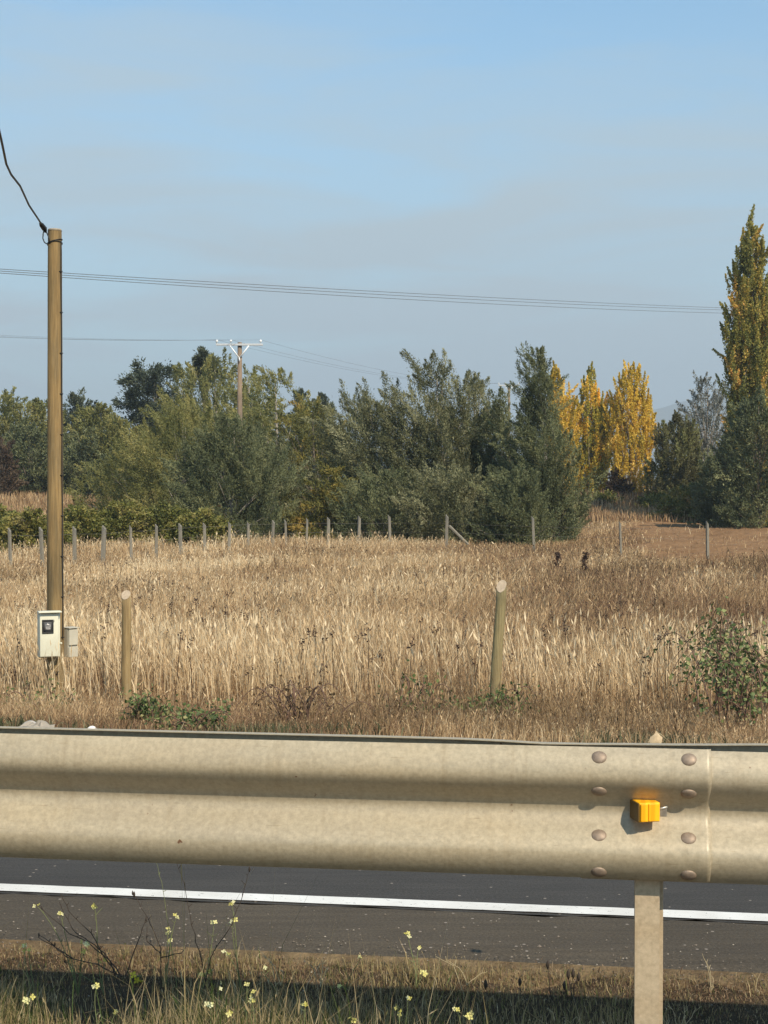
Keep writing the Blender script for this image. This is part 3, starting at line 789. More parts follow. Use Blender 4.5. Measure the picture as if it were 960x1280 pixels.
# hedge, left to right
px_tree('acacia_tree', 178, 556, 150, 76, DOME, M_OLIVE, 'low olive-green tree at the left end of the hedge', n_pl=260, n_leaf=90, seed=1, z0=.05, **S)
px_tree('acacia_tree', 232, 500, 125, 72, EGG, M_OLIVE, 'olive-green bushy tree just left of the dark feathery one below the crossarm pole', n_pl=280, n_leaf=95, seed=2, z0=.05, **S)
px_tree('acacia_tree', 292, 522, 118, 62, EGG, M_ACDK, 'dark green feathery tree right in front of the crossarm pole', n_pl=330, n_leaf=100, seed=3, z0=.02, **S)
px_tree('acacia_tree', 335, 545, 80, 66, EGG, M_ACACIA, 'smaller grey-green tree filling in right of the crossarm pole', n_pl=170, n_leaf=90, seed=4, z0=.02, **S)
px_tree('willow_tree', 345, 460, 114, 88, EGG, M_OLIVE, 'tall olive willow with arching tips right of the crossarm pole', n_pl=260, n_leaf=100, seed=5, z0=.05, pl=(1.9, .30), leaf=(.2, .05), up=.5, out=.42, wind=(-.25, 0), tm=M_PALEB, droop=.25,
        tips=[(.3, -1.1, -.6, 1, 1.6), (1.2, -1.6, -.7, 1, 1.7), (1.9, -2.4, -.6, 1, 1.8), (-.4, -.9, -.4, 1, 1.2)])
px_tree('willow_tree', 392, 495, 96, 80, EGG, M_WILLOW, 'yellowing willow in the middle of the hedge', n_pl=260, n_leaf=100, seed=6, z0=.05, pl=(1.6, .28), leaf=(.2, .05), up=.45, out=.42, wind=(-.1, 0), tm=M_BARK, droop=.35)
px_tree('acacia_tree', 445, 490, 82, 68, EGG, M_ACACIA, 'narrow grey-green feathery tree right of the yellowing willow', n_pl=190, n_leaf=95, seed=7, z0=.03,
        tips=[(-.2, -1.2, -.3, 1, 1.9), (.2, -1.3, -.1, 1, 1.5)], **S)
px_tree('acacia_tree', 487, 476, 96, 66, EGG, M_ACACIA, 'pale-topped grey-green feathery tree left of the tallest hedge plume', n_pl=250, n_leaf=95, seed=8, z0=.03,
        tips=[(-.8, -1.3, -.3, 1, 1.5), (.0, -1.1, -.25, 1, 1.4), (.5, -1.4, -.1, 1, 1.5)], **S)
px_tree('acacia_tree', 545, 447, 116, 65, CONE, M_ACACIA, 'feathery tree with a long plume bent over to the left', n_pl=340, n_leaf=95, seed=9, z0=.03,
        tips=[(0, -1.4, -.85, 1, 2.2), (-.3, -1.1, -.9, .9, 1.9), (-.2, -1.3, -.75, 1, 2.1), (-.1, -1.5, -.8, 1, 2.3), (.5, -1.2, -.1, 1, 1.6), (.3, -1.3, .05, 1, 1.6), (.9, -1.6, -.2, 1, 1.5)], **S)
px_tree('acacia_tree', 592, 470, 96, 66, EGG, M_ACACIA, 'rounded grey-green feathery tree left of the far white crossarm', n_pl=270, n_leaf=95, seed=10, z0=.03, tips=[(.5, -1.2, -.3, 1, 1.5), (-.6, -1.3, -.3, 1, 1.4)], **S)
px_tree('acacia_tree', 626, 500, 84, 65, EGG, M_ACDK, 'darker feathery tree just below the far white crossarm', n_pl=250, n_leaf=95, seed=11, z0=.03, tips=None, **S)
px_tree('acacia_tree', 684, 446, 74, 61, [(0, .95), (.2, 1), (.4, .85), (.65, .55), (.85, .3), (1, .12)], M_ACDK, 'tall dark feathery tree with leaning tip at the right end of the hedge', n_pl=360, n_leaf=100, seed=12, z0=.0, lean=(-.35, 0),
        tips=[(-.5, -1.3, -.32, 1, 2.0), (-.6, -1.6, -.35, 1, 2.1), (-.45, -1.2, -.28, 1, 1.9), (-.35, -1.6, -.2, 1, 1.6), (-.75, -2.0, -.3, 1, 1.9), (-.3, -1.0, -.5, 1, 1.2)], **S)
px_tree('acacia_tree', 650, 590, 66, 59, DOME, M_ACDK, 'low dark bushy tree at the foot of the right end of the hedge', n_pl=200, n_leaf=85, seed=13, z0=.0, **S)
px_tree('acacia_tree', 560, 590, 100, 61, DOME, M_ACACIA, 'low grey-green growth at the foot of the bent-plume tree', n_pl=220, n_leaf=85, seed=14, z0=.0, **S)
px_tree('acacia_tree', 480, 590, 90, 62, DOME, M_ACDK, 'low dark growth at the foot of the pale-topped tree', n_pl=200, n_leaf=85, seed=15, z0=.0, **S)
px_tree('willow_tree', 410, 585, 80, 64, DOME, M_WILLOW, 'low yellowish willow scrub at the foot of the hedge', n_pl=170, n_leaf=85, seed=16, z0=.0, pl=(1.1, .26), leaf=(.17, .05), up=.45, tm=M_BARK, droop=.3)
# behind the hedge
B = dict(tm=M_BARK)
px_tree('eucalyptus_tree', 194, 452, 72, 128, [(0, .5), (.3, .8), (.55, 1), (.8, .9), (1, .35)], M_DARKT, 'blackish clumpy eucalyptus behind the left part of the hedge', n_pl=110, n_leaf=230, seed=20, z0=.25, pl=(1.0, .85), leaf=(.30, .10), up=.3, out=.35, rag=.35, **B)
px_tree('eucalyptus_tree', 222, 500, 60, 122, DOME, M_DARKT, 'low dark eucalyptus right of the blackish clumpy one', n_pl=90, n_leaf=170, seed=21, z0=.1, pl=(1.2, .6), leaf=(.28, .10), up=.4, **B)
px_tree('elm_tree', 268, 447, 130, 112, [(0, .8), (.4, 1), (.7, .85), (.9, .6), (1, .25)], M_OLIVE, 'broad olive tree with bare pinkish twigs behind the crossarm pole', n_pl=300, n_leaf=100, seed=22, z0=.1, pl=(2.0, .42), leaf=(.24, .07), up=.65, tm=M_PALEB, limbs=12)
px_tree('elm_tree', 258, 436, 20, 118, EGG, M_DARKT, 'small dark tree top poking above the broad olive tree', n_pl=30, n_leaf=160, seed=23, z0=.8, pl=(.9, .5), leaf=(.28, .10), up=.4, **B)
px_tree('elm_tree', 312, 470, 70, 104, DOME, M_OLIVE, 'olive tree behind the crossarm pole, to its right', n_pl=200, n_leaf=100, seed=24, z0=.1, pl=(1.9, .4), leaf=(.24, .06), up=.6, wind=(-.2, 0), tm=M_PALEB)
px_tree('pine_tree', 375, 484, 22, 138, EGG, M_DARKT, 'narrow blackish pine behind the hedge, left of a pair', n_pl=40, n_leaf=160, seed=25, z0=.3, pl=(1.0, .5), leaf=(.28, .09), up=.5, **B)
px_tree('pine_tree', 392, 490, 22, 138, EGG, M_DARKT, 'blackish pine behind the hedge, between its two neighbours', n_pl=40, n_leaf=160, seed=26, z0=.3, pl=(1.0, .5), leaf=(.28, .09), up=.5, **B)
px_tree('pine_tree', 408, 493, 26, 136, CONE, M_DARKT, 'pointed blackish pine behind the hedge, rightmost of its row', n_pl=50, n_leaf=160, seed=27, z0=.3, pl=(1.0, .5), leaf=(.28, .09), up=.5, **B)
# far left wood edge
FL = 'trees along the far left of the field'
px_tree('elm_tree', 8, 497, 90, 122, DOME, M_OLIVE, 'olive-green tree at the left edge of the picture', n_pl=260, n_leaf=90, seed=30, z0=.05, pl=(1.5, .5), leaf=(.26, .09), up=.5, group=FL, **B)
px_tree('elm_tree', 48, 500, 70, 124, DOME, M_OLIVE, 'olive-green tree seen just left of the timber pole', n_pl=220, n_leaf=90, seed=31, z0=.05, pl=(1.5, .5), leaf=(.26, .09), up=.5, group=FL, **B)
px_tree('elm_tree', 94, 490, 50, 130, EGG, M_DARKT, 'dark rounded tree seen just right of the timber pole', n_pl=170, n_leaf=100, seed=32, z0=.1, pl=(1.3, .5), leaf=(.26, .09), up=.4, group=FL, **B)
px_tree('elm_tree', 122, 508, 62, 118, DOME, M_OLIVE, 'light olive rounded tree between the pole and the hedge', n_pl=240, n_leaf=90, seed=33, z0=.05, pl=(1.4, .45), leaf=(.24, .09), up=.45, group=FL, **B)
px_tree('elm_tree', 150, 528, 60, 112, DOME, M_OLIVE, 'lower olive tree where the far wood meets the hedge', n_pl=200, n_leaf=90, seed=34, z0=.05, pl=(1.4, .45), leaf=(.24, .09), up=.45, group=FL, **B)
px_tree('shrub', 36, 530, 66, 114, DOME, M_ACDK, 'dark blue-green bush left of the timber pole base of the far wood', n_pl=200, n_leaf=90, seed=35, z0=.02, pl=(1.0, .45), leaf=(.22, .08), up=.4, cat='bush', group=FL, **B)
px_tree('shrub', 106, 540, 62, 111, DOME, M_ACDK, 'dark blue-green bush right of the timber pole', n_pl=210, n_leaf=90, seed=36, z0=.02, pl=(1.0, .45), leaf=(.22, .08), up=.4, cat='bush', group=FL, **B)
px_tree('shrub', 142, 566, 50, 108, DOME, M_ACDK, 'small dark bush at the corner where the wood meets the hedge', n_pl=130, n_leaf=90, seed=37, z0=.02, pl=(.9, .4), leaf=(.22, .08), up=.4, cat='bush', group=FL, **B)
px_tree('shrub', 0, 548, 36, 110, DOME, M_RED, 'reddish-brown bush at the left edge of the picture', n_pl=110, n_leaf=90, seed=38, z0=.02, pl=(.9, .35), leaf=(.2, .08), up=.5, cat='bush', **B)
# poplars and right side
PG = 'small golden poplars right of the hedge'
PO = dict(pl=(1.7, .20), leaf=(.115, .085), up=.95, out=.45, rag=.10, dens=2.5, tm=M_PALEB, z0=.04)
px_tree('poplar_tree', 704, 456, 46, 112, POPL, M_GOLD, 'golden poplar half hidden by the end of the hedge', n_pl=230, n_leaf=80, seed=40, group=PG, lean=(-.5, 0), **PO)
px_tree('poplar_tree', 738, 460, 48, 113, POPL, M_GOLDG, 'greener golden poplar, middle of the three small ones', n_pl=250, n_leaf=80, seed=41, group=PG, **PO)
px_tree('poplar_tree', 790, 455, 58, 111, [(0, .65), (.2, .9), (.45, 1), (.7, .85), (.88, .6), (1, .15)], M_GOLD, 'bright orange-gold poplar standing right of its neighbours', n_pl=280, n_leaf=80, seed=42, group=PG, lean=(-.2, 0), **PO)
px_tree('poplar_tree', 752, 500, 24, 116, POPL, M_GOLDG, 'small greenish poplar behind the gap between the golden ones', n_pl=70, n_leaf=80, seed=43, **PO)
px_tree('shrub', 770, 590, 18, 110, DOME, M_RED, 'small dark red shrub between the golden poplars', n_pl=50, n_leaf=80, seed=44, z0=.02, pl=(.7, .25), leaf=(.16, .07), up=.5, cat='bush', tone_base=(0, .4), **B)
px_tree('shrub', 848, 520, 66, 106, DOME, M_PURP, 'rounded purplish-olive bush right of the golden poplars', n_pl=420, n_leaf=90, seed=45, z0=.02, pl=(1.2, .28), leaf=(.18, .06), up=.75, cat='bush', **B)
px_tree('grey_tree', 884, 470, 58, 110, EGG, M_GREYL, 'sparse silvery-grey tree left of the tall poplar', n_pl=190, n_leaf=80, seed=46, z0=.1, pl=(1.5, .3), leaf=(.17, .06), up=.6, wind=(.1, 0), tm=M_PALEB, limbs=14, tips=[(-.5, -1.4, -.25, 1, 1.9)])
px_tree('tall_poplar_tree', 938, 266, 60, 92, [(0, .9), (.2, 1), (.5, 1), (.7, .85), (.88, .5), (1, .1)], M_POP, 'very tall yellow-green poplar at the right edge', n_pl=900, n_leaf=85, seed=47, group='tall poplars at the right edge', **PO)
px_tree('tall_poplar_tree', 975, 300, 50, 94, [(0, .9), (.2, 1), (.5, 1), (.7, .85), (.88, .5), (1, .1)], M_POP, 'second tall poplar cut off by the right edge', n_pl=520, n_leaf=80, seed=48, group='tall poplars at the right edge', **PO)
px_tree('shrub_tree', 948, 492, 88, 84, DOME, M_ACDK, 'dark grey-green bushy tree at the foot of the tall poplar', n_pl=330, n_leaf=100, seed=49, z0=.02, pl=(1.2, .35), leaf=(.19, .06), up=.5, **B)
px_tree('shrub_tree', 902, 555, 52, 88, DOME, M_ACDK, 'smaller dark bush left of the foot of the tall poplar', n_pl=160, n_leaf=90, seed=50, z0=.02, pl=(1.0, .35), leaf=(.19, .06), up=.5, cat='bush', **B)
px_tree('shrub', 866, 604, 70, 97, DOME, M_BRAMB, 'low green bramble mound at the back edge of the ploughed field', n_pl=170, n_leaf=80, seed=51, z0=.0, pl=(.9, .3), leaf=(.16, .09), up=.35, cat='bush', droop=.3, **B)
px_tree('shrub', 905, 622, 44, 95, DOME, M_RED, 'low brownish bramble mound beside the green one', n_pl=90, n_leaf=80, seed=52, z0=.0, pl=(.8, .25), leaf=(.15, .06), up=.3, cat='bush', droop=.3, **B)
px_tree('shrub', 822, 621, 50, 104, DOME, M_BRAMB, 'low green scrub under the orange poplar', n_pl=90, n_leaf=70, seed=53, z0=.0, pl=(.7, .25), leaf=(.15, .08), up=.35, cat='bush', **B)
px_tree('shrub', 750, 620, 44, 106, DOME, M_BRAMB, 'low green scrub under the middle golden poplar', n_pl=80, n_leaf=70, seed=54, z0=.0, pl=(.7, .25), leaf=(.15, .08), up=.35, cat='bush', **B)
# thicket left, behind the fence
BG = 'bramble bushes behind the left part of the fence'
for i, (px, tp, w, d, lab) in enumerate([(-12, 634, 80, 60, 'leftmost bramble bush behind the fence, cut by the picture edge'), (38, 640, 80, 58, 'green bramble bush behind the fence just left of the pole'), (100, 636, 76, 61, 'green bramble bush behind the fence just right of the pole'),
                                    (150, 630, 80, 62, 'green bramble bush between the pole and the hedge'), (205, 632, 80, 63, 'green bramble bush under the olive end of the hedge'), (250, 640, 60, 60, 'small green bramble bush left of the dark feathery tree')]):
    px_tree('bramble_bush', px, tp, w, d, DOME, M_BRAMB, lab, n_pl=230, n_leaf=70, seed=60 + i, z0=.0, pl=(.6, .26), leaf=(.12, .07), up=.3, cat='bush', droop=.35, group=BG, squash=.9, **B)

# ================================================================== GRASS
def blades(name, x, y, h, w, lean, tone, mat, rng, head=None, kind='stuff', zoff=0.0):
    """3-segment curved blades; head: mask of blades that end in a seed head"""
    N = len(x); z = gz(x, y) + zoff
    a = rng.random(N) * 2 * math.pi; side = np.stack([np.cos(a), np.sin(a), np.zeros(N)], -1)
    base = np.stack([x, y, z], -1)
    l = np.stack([lean[:, 0], lean[:, 1], np.zeros(N)], -1)
    up = np.array([0, 0, 1.])
    h_ = h[:, None]; w_ = w[:, None]
    p1 = base + up * h_ * .5 + l * h_ * .18; p2 = base + up * h_ * (.98 - .3 * (l ** 2).sum(1)[:, None]) + l * h_ * .65
    co = [base - side * w_ * .5, base + side * w_ * .5, p1 - side * w_ * .42, p1 + side * w_ * .42, p2]
    co = np.stack(co, 1).reshape(-1, 3)
    i = np.arange(N)[:, None] * 5
    q = i + np.array([[0, 1, 3, 2]]); t3 = i + np.array([[2, 3, 4]])
    fl = [q, t3]; tn = np.repeat(tone, 5)
    if head is not None and head.any():
        k = np.where(head)[0]; M = len(k)
        d_ = p2[k] - p1[k]; d_ /= np.linalg.norm(d_, axis=1)[:, None]
        hl = (h[k] * rng.uniform(.08, .18, M))[:, None]; hw = (w[k] * rng.uniform(1.4, 2.4, M))[:, None]
        A = p2[k] - d_ * hl; Bm = p2[k] - d_ * hl * .45; Cc = p2[k] + d_ * hl * .25
        hc = np.stack([A, Bm - side[k] * hw * .5, Cc, Bm + side[k] * hw * .5], 1).reshape(-1, 3)
        hf = np.arange(4 * M).reshape(M, 4) + len(co)
        co = np.concatenate([co, hc]); fl.append(hf); tn = np.concatenate([tn, np.repeat(np.clip(tone[k] + rng.uniform(-.1, .25, M), 0, 1), 4)])
    o = mesh_np(name, co, fl, mat, None, tn)
    return tag(o, kind=kind)
def fnoise(x, y, s, seed):
    rg = np.random.default_rng(seed); v = np.zeros_like(x)
    for k in range(6):
        a = rg.uniform(0, 6.28); f = s * rg.uniform(.5, 2.2); v += np.sin((x * math.cos(a) + y * math.sin(a)) * f + rg.uniform(0, 6))
    return v / 6 * 1.6
def straw_mat(name, stops, patch_a, patch_b, sc_, transl=.25):
    m = leaf_mat(name, stops, transl)
    return m
M_STRAW = leaf_mat('dry_straw', [(0, (0.164, 0.092, 0.053)), (0.25, (0.294, 0.183, 0.098)), (0.55, (0.513, 0.349, 0.184)), (0.85, (0.698, 0.521, 0.299)), (1, (0.851, 0.688, 0.445))], .3)
M_BROWNS = leaf_mat('brown_weed', [(0, (0.090, 0.056, 0.029)), (0.5, (0.192, 0.125, 0.065)), (1, (0.335, 0.231, 0.119))], .2)
M_VERGE = leaf_mat('verge_grass_mix', [(0, (.045, .075, .015)), (.35, (.10, .13, .035)), (.55, (.28, .22, .10)), (.8, (.42, .32, .17)), (1, (.58, .47, .29))], .3)

rng = np.random.default_rng(42)
def field(N, d0, d1):
    d = np.exp(rng.uniform(math.log(d0), math.log(d1), N)); x = rng.uniform(-1, 1, N) * (.33 * d + 1.2)
    return x, d
def plough_mask(x, y): return (y > 51.5) & (y < 97) & (x > 8.6 + (y - 50) * .14 + .9 * np.sin(y * .9) + .5 * np.sin(y * 2.3))
x, y = field(580000, 9.1, 98)
v = x * V[0] + y * V[1]
keep = (v > 9.5) & (~plough_mask(x, y) | (rng.random(len(x)) < .035))
# left: bare gravelly lip by the road; sparse growth close to the tarmac
edge = smooth(9.6, 11.0, v + .4 * fnoise(x, y, 1.5, 3) - np.where(x < -1.6, .5, 0)); keep &= rng.random(len(x)) < edge * .9 + .08
x, y, v = x[keep], y[keep], v[keep]
pat = fnoise(x, y, .45, 9); pat2 = fnoise(x, y, 1.6, 10); N = len(x)
vn = v + .9 * fnoise(x, y, 1.1, 17) + .5 * fnoise(x, y, 3.1, 18)
hh = np.interp(vn, [9.6, 11.5, 13.2, 14.2, 15.5, 18, 30, 60, 100], [.09, .21, .27, .32, .50, .58, .50, .45, .5]) * (1 + .28 * pat2 + .15 * pat) * rng.uniform(.35, 1.2, N) * (1 + .25 * fnoise(x, y, .22, 12))
hh = np.maximum(hh, .03)
# rounder taller stands in front of the hedge, and lower growth at the right towards the ploughed land
hh *= 1 + .9 * np.exp(-((x + 1.5) / 5) ** 2 - ((y - 56) / 5) ** 2)
hh *= np.where((x > 5 + (60 - y) * .0) & (y > 40), .7, 1)
ww = np.maximum(.0030, y * .00036) * rng.uniform(.6, 1.5, N)
lean = rng.normal(0, .55, (N, 2)) + np.array([.12, -.05])
fall = rng.random(N) < .12; lean[fall] *= 2.4
lod = smooth(.25, .9, fnoise(x, y, .9, 14)); la = 6.28 * fnoise(x, y, .25, 15); lean += (lod * .75)[:, None] * np.stack([np.cos(la), np.sin(la) * .5], -1); hh *= 1 - .25 * lod
right = smooth(-.02, .12, x / y)
tone = .54 + .30 * pat + .20 * pat2 + .10 * smooth(.05, -.1, x / y) * smooth(18, 26, y) - .14 * right * (1 + .5 * pat) + rng.normal(0, .23, N)
near = 1 - smooth(11.5, 14.5, v); tone -= .06 * near
head = rng.random(N) < .30
big = smooth(.02, .16, x / y) * smooth(20, 30, y) * (1 - smooth(48, 60, y)); tone -= .10 * big
blades('field_grass', x, y, hh, ww, lean, np.clip(tone, 0, 1), M_STRAW, rng, head)
# tall pale stalks in the band behind the timber posts
x, y = field(16000, 14.6, 20); N = len(x)
pt = fnoise(x, y, 1.3, 21); keep = pt + rng.normal(0, .35, N) > -.1; x, y = x[keep], y[keep]; N = len(x)
xb, yb = rng.uniform(-3.45, -2.75, 60), rng.uniform(14.0, 14.5, 60); x = np.concatenate([x, xb]); y = np.concatenate([y, yb]); N = len(x)
blades('tall_straw', x, y, rng.uniform(.45, .85, N), y * .00042 * rng.uniform(.7, 1.6, N), rng.normal(0, .26, (N, 2)) + np.array([-.10, 0]), np.clip(rng.normal(.86, .12, N), 0, 1), M_STRAW, rng, rng.random(N) < .6)
# brown patches of dead weeds among the straw
x, y = field(110000, 10.2, 60); N = len(x); v = x * V[0] + y * V[1]
pt = fnoise(x, y, .8, 31) + .35 * smooth(-.05, .15, x / y); keep = (pt + .25 * np.exp(-((y - 30) / 9) ** 2) - .30 * (v < 13.2) + rng.normal(0, .2, N) > .66) & ~plough_mask(x, y) & (v > 10.4); x, y = x[keep], y[keep]; N = len(x)
blades('brown_weeds', x, y, rng.uniform(.2, .55, N) * np.interp(y, [10, 15], [.5, 1.1]), y * .0004 * rng.uniform(.6, 1.5, N), rng.normal(0, .45, (N, 2)), rng.random(N), M_BROWNS, rng, rng.random(N) < .7)
# dark dock seed heads dotted above the grass
x, y = field(1100, 14.5, 34); N = len(x); pt = fnoise(x, y, 1.1, 33); keep = pt + rng.normal(0, .35, N) > .28; x, y = x[keep], y[keep]; N = len(x)
M_DOCK = leaf_mat('dock_seed_head', [(0, (.035, .020, .014)), (1, (.10, .06, .04))], .1)
def umbels(x, y):
    P_, A_, L_, T_ = [], [], [], []
    T = Tubes()
    for i in range(len(x)):
        g = G(x[i], y[i]); h = rng.uniform(.40, .85); tx = x[i] + rng.normal(0, .05)
        T.add([(x[i], y[i], g), (tx, y[i], g + h)], [.004, .003], 3, cap=False)
        n = 8 + rng.integers(0, 10); P_.append(np.array([tx, y[i], g + h]) + rng.normal(0, 1, (n, 3)) * [.022, .022, .03]); A_.append(rng.normal(0, 1, (n, 3)))
    Pq = np.concatenate(P_)
    o = leaves_mesh('seed_heads', Pq, np.concatenate(A_), rng.uniform(.02, .042, len(Pq)), .019, rng.random(len(Pq)), M_DOCK, None, rng); tag(o, kind='stuff')
    tag(T.build('seed_stalks', M_DOCK), kind='stuff')
umbels(x, y)
# green undergrowth at the foot of the field
x, y = field(60000, 9.4, 15.5); N = len(x); v = x * V[0] + y * V[1]
pt = fnoise(x, y, 1.9, 41) + .30 * np.exp(-((v - 11.2) / 1.0) ** 2); keep = (pt + rng.normal(0, .35, N) > .60) & (v > 9.9); x, y = x[keep], y[keep]; N = len(x)
M_UNDER = leaf_mat('green_undergrowth', [(0, (.035, .042, .015)), (.5, (.11, .112, .055)), (1, (.26, .235, .13))], .3)
blades('green_weeds', x, y, rng.uniform(.04, .15, N), rng.uniform(.005, .015, N), rng.normal(0, .5, (N, 2)), rng.random(N), M_UNDER, rng)
# green and dry growth in front of the left thicket and the rear bank
x = rng.uniform(-34, 34, 60000); y = rng.uniform(95, 120, 60000); N = len(x)
blades('bank_grass', x, y, rng.uniform(.3, .8, N), rng.uniform(.04, .08, N), rng.normal(0, .3, (N, 2)), np.clip(rng.normal(.40, .2, N) + .15 * fnoise(x, y, .3, 51), 0, 1), M_STRAW, rng)

# near verge
def near_verge():
    N = 210000; v = rng.uniform(2.9, 4.58, N); u = rng.uniform(-4.6, 4.2, N)
    x, y = u * U[0] + v * V[0], u * U[1] + v * V[1]
    k = fnoise(x, y, 5, 61)
    p = np.where(v > 4.55, .45, np.where(v > 4.12, .9, 1.0)); keep = rng.random(N) < p * np.clip(.75 + .4 * k, .15, 1)
    x, y, u, v, k = x[keep], y[keep], u[keep], v[keep], k[keep]; N = len(x)
    h = rng.uniform(.012, .05, N) * (1 + .5 * k) * np.interp(v, [2.6, 4.0, 4.15, 4.3, 4.6], [2.6, 2.6, 1.6, .8, .8]) * np.where(v < 4.25, np.interp(u, [-1.2, -.6, -.15, .6], [1.6, 1.45, .85, .50]), 1)
    tall = rng.random(N) < .04; h[tall] *= rng.uniform(1.6, 2.8, tall.sum())
    green = smooth(4.30, 4.10, v) * np.clip(.75 - .35 * (u + 1.2), .25, 1)
    tone = np.where(rng.random(N) < green * .42, rng.uniform(0, .45, N), rng.normal(.72, .14, N)) - .10 * (v > 4.3)
    o = blades('verge_grass', x, y, h, rng.uniform(.0012, .0032, N), rng.normal(0, .45, (N, 2)), np.clip(tone, 0, 1), M_VERGE, rng, rng.random(N) < .08)
near_verge()
def litter():
    N = 76000; v = np.abs(rng.normal(0, .13, N)); v = np.minimum(4.52 - v * rng.choice([1, -.22], N, p=[.85, .15]), 4.62 + .035 * rng.normal(size=N)); u = rng.uniform(-4.6, 4.2, N)
    x, y = u * U[0] + v * V[0], u * U[1] + v * V[1]; k = fnoise(x, y, 7, 71); keep = rng.random(N) < np.clip(.75 + .45 * k, .1, 1); x, y, v = x[keep], y[keep], v[keep]; N = len(x)
    blades('dry_litter', x, y, rng.uniform(.004, .017, N) * np.where(rng.random(N) < .03, 2.4, 1), rng.uniform(.0012, .003, N), rng.normal(0, .9, (N, 2)), np.clip(rng.normal(.48, .22, N), 0, 1), M_LITTER, rng, None, 'stuff', np.where(v > 4.55, .008, 0.0))
M_LITTER = leaf_mat('dry_brown_litter', [(0, (.07, .040, .024)), (.5, (.21, .13, .075)), (1, (.48, .36, .22))], .25)
litter()
def crumbs():
    N = 2600; v = rng.normal(4.62, .13, N); u = rng.uniform(-4.6, 4.2, N); v = np.where(rng.random(N) < .12, rng.uniform(4.6, 5.1, N), v)
    x, y = u * U[0] + v * V[0], u * U[1] + v * V[1]; z = np.where(v > 4.6, .001, gz(x, y) + .003); r = rng.uniform(.0015, .0045, N) * np.where(rng.random(N) < .05, 1.7, 1)
    o_ = np.array([[1, 0, 0], [0, 1, 0], [-1, 0, 0], [0, -1, 0], [0, 0, .8], [0, 0, -.4]]); co = np.stack([x, y, z], -1)[:, None] + o_[None] * r[:, None, None] * rng.uniform(.6, 1.2, (N, 6, 1))
    tri = np.array([[0, 1, 4], [1, 2, 4], [2, 3, 4], [3, 0, 4], [1, 0, 5], [2, 1, 5], [3, 2, 5], [0, 3, 5]])
    m = leaf_mat('stone_crumb', [(0, (.10, .085, .065)), (.7, (.19, .155, .12)), (1, (.36, .32, .26))], .0)
    tag(mesh_np('gravel_crumbs', co.reshape(-1, 3), [(np.arange(N)[:, None, None] * 6 + tri[None]).reshape(-1, 3)], m, None, np.repeat(rng.random(N), 6)), kind='stuff')
crumbs()

# ================================================================== NEAR WEEDS WITH FLOWERS
M_STEM = plain('dark_dry_stem', (.045, .032, .022), .8, var=.3)
M_GSTEM = plain('green_stem', (.16, .18, .07), .7, var=.3)
M_PSTEM = plain('straw_stem', (.42, .34, .20), .7, var=.2)
M_PETAL = leaf_mat('pale_yellow_petal', [(0, (.62, .55, .12)), (.5, (.80, .74, .28)), (1, (.85, .82, .50))], .3)
M_PETALY = leaf_mat('strong_yellow_petal', [(0, (.60, .48, .03)), (1, (.80, .70, .08))], .3)
fr = np.random.default_rng(77)
def flower(root, p, size=.0105, mat=None):
    """a small head of four-petalled flowers"""
    P_, A_ = [], []
    co, f, tn = [], [], []
    nfl = fr.integers(2, 5)
    for q in range(nfl):
        c = np.array(p) + fr.normal(0, .0055, 3) * (size / .012); n = fr.normal(0, .6, 3) + np.array([0, -.7, .5]); n /= np.linalg.norm(n)
        a = np.cross(n, fr.normal(size=3)); a /= np.linalg.norm(a); b = np.cross(n, a); t_ = fr.random()
        for k in range(4):
            an = k * math.pi / 2; d_ = a * math.cos(an) + b * math.sin(an); s_ = -a * math.sin(an) + b * math.cos(an)
            L = size * .75
            i = len(co); co += [c, c + d_ * L * .6 + s_ * L * .4 + n * L * .2, c + d_ * L + n * L * .25, c + d_ * L * .6 - s_ * L * .4 + n * L * .2]; f.append([i, i + 1, i + 2, i + 3]); tn += [t_] * 4
    return mesh_np('flower', np.array(co), [np.array(f)], mat or M_PETAL, root, np.array(tn))
def flower_weed(base, d, heads, label, size=.0105, stem=None, fm=None):
    b = at(base[0], base[1], d); b.z = G(b.x, d)
    o = empty('flowering_weed', b); tag(o, label, 'weed', 'yellow-flowered weeds on the near verge')
    T = Tubes()
    for h in heads:
        dd = d + fr.uniform(-.06, .06); e_ = at(h[0], h[1], dd) - b
        m1 = Vector((e_.x * .15 + fr.normal(0, .012), e_.y * .3, e_.z * .40)); m2 = Vector((e_.x * .70 + fr.normal(0, .012), e_.y * .7, e_.z * .72))
        P_ = [3 * s * (1 - s) ** 2 * m1 + 3 * s * s * (1 - s) * m2 + s ** 3 * e_ for s in np.linspace(0, 1, 10)]
        T.add(P_, [.0014 * (1.2 - .6 * s) for s in np.linspace(0, 1, 10)], 5, cap=False)
        for q in range(fr.integers(2, 5)):
            i = fr.integers(3, 9); a = P_[i]; dv = Vector(fr.normal(0, 1, 3)); dv.z = abs(dv.z) + .5; dv.normalize(); l = fr.uniform(.01, .03)
            T.add([a, a + dv * l], [.0010, .0005], 4, cap=False)
        flower(o, e_, size * fr.uniform(.75, 1.2), fm)
    T.build('stems', stem or M_GSTEM, o)
    return o
flower_weed((95, 1290), 4.46, [(44, 1135), (73, 1145), (100, 1182), (108, 1186)], 'straggly yellow-flowered weed at the left with four high heads')
flower_weed((40, 1292), 4.46, [(28, 1186), (34, 1191)], 'yellow-flowered weed nearest the left edge of the picture')
flower_weed((128, 1292), 4.46, [(116, 1136), (127, 1204), (88, 1217)], 'yellow-flowered weed with one head high against the shoulder')
flower_weed((168, 1290), 4.58, [(169, 1218), (166, 1226), (171, 1230), (163, 1227)], 'weed with a tight bunch of strong yellow flowers', .016, None, M_PETALY)
flower_weed((205, 1292), 4.46, [(220, 1147), (208, 1167), (211, 1179)], 'tall yellow-flowered weed left of the two bare black stems')
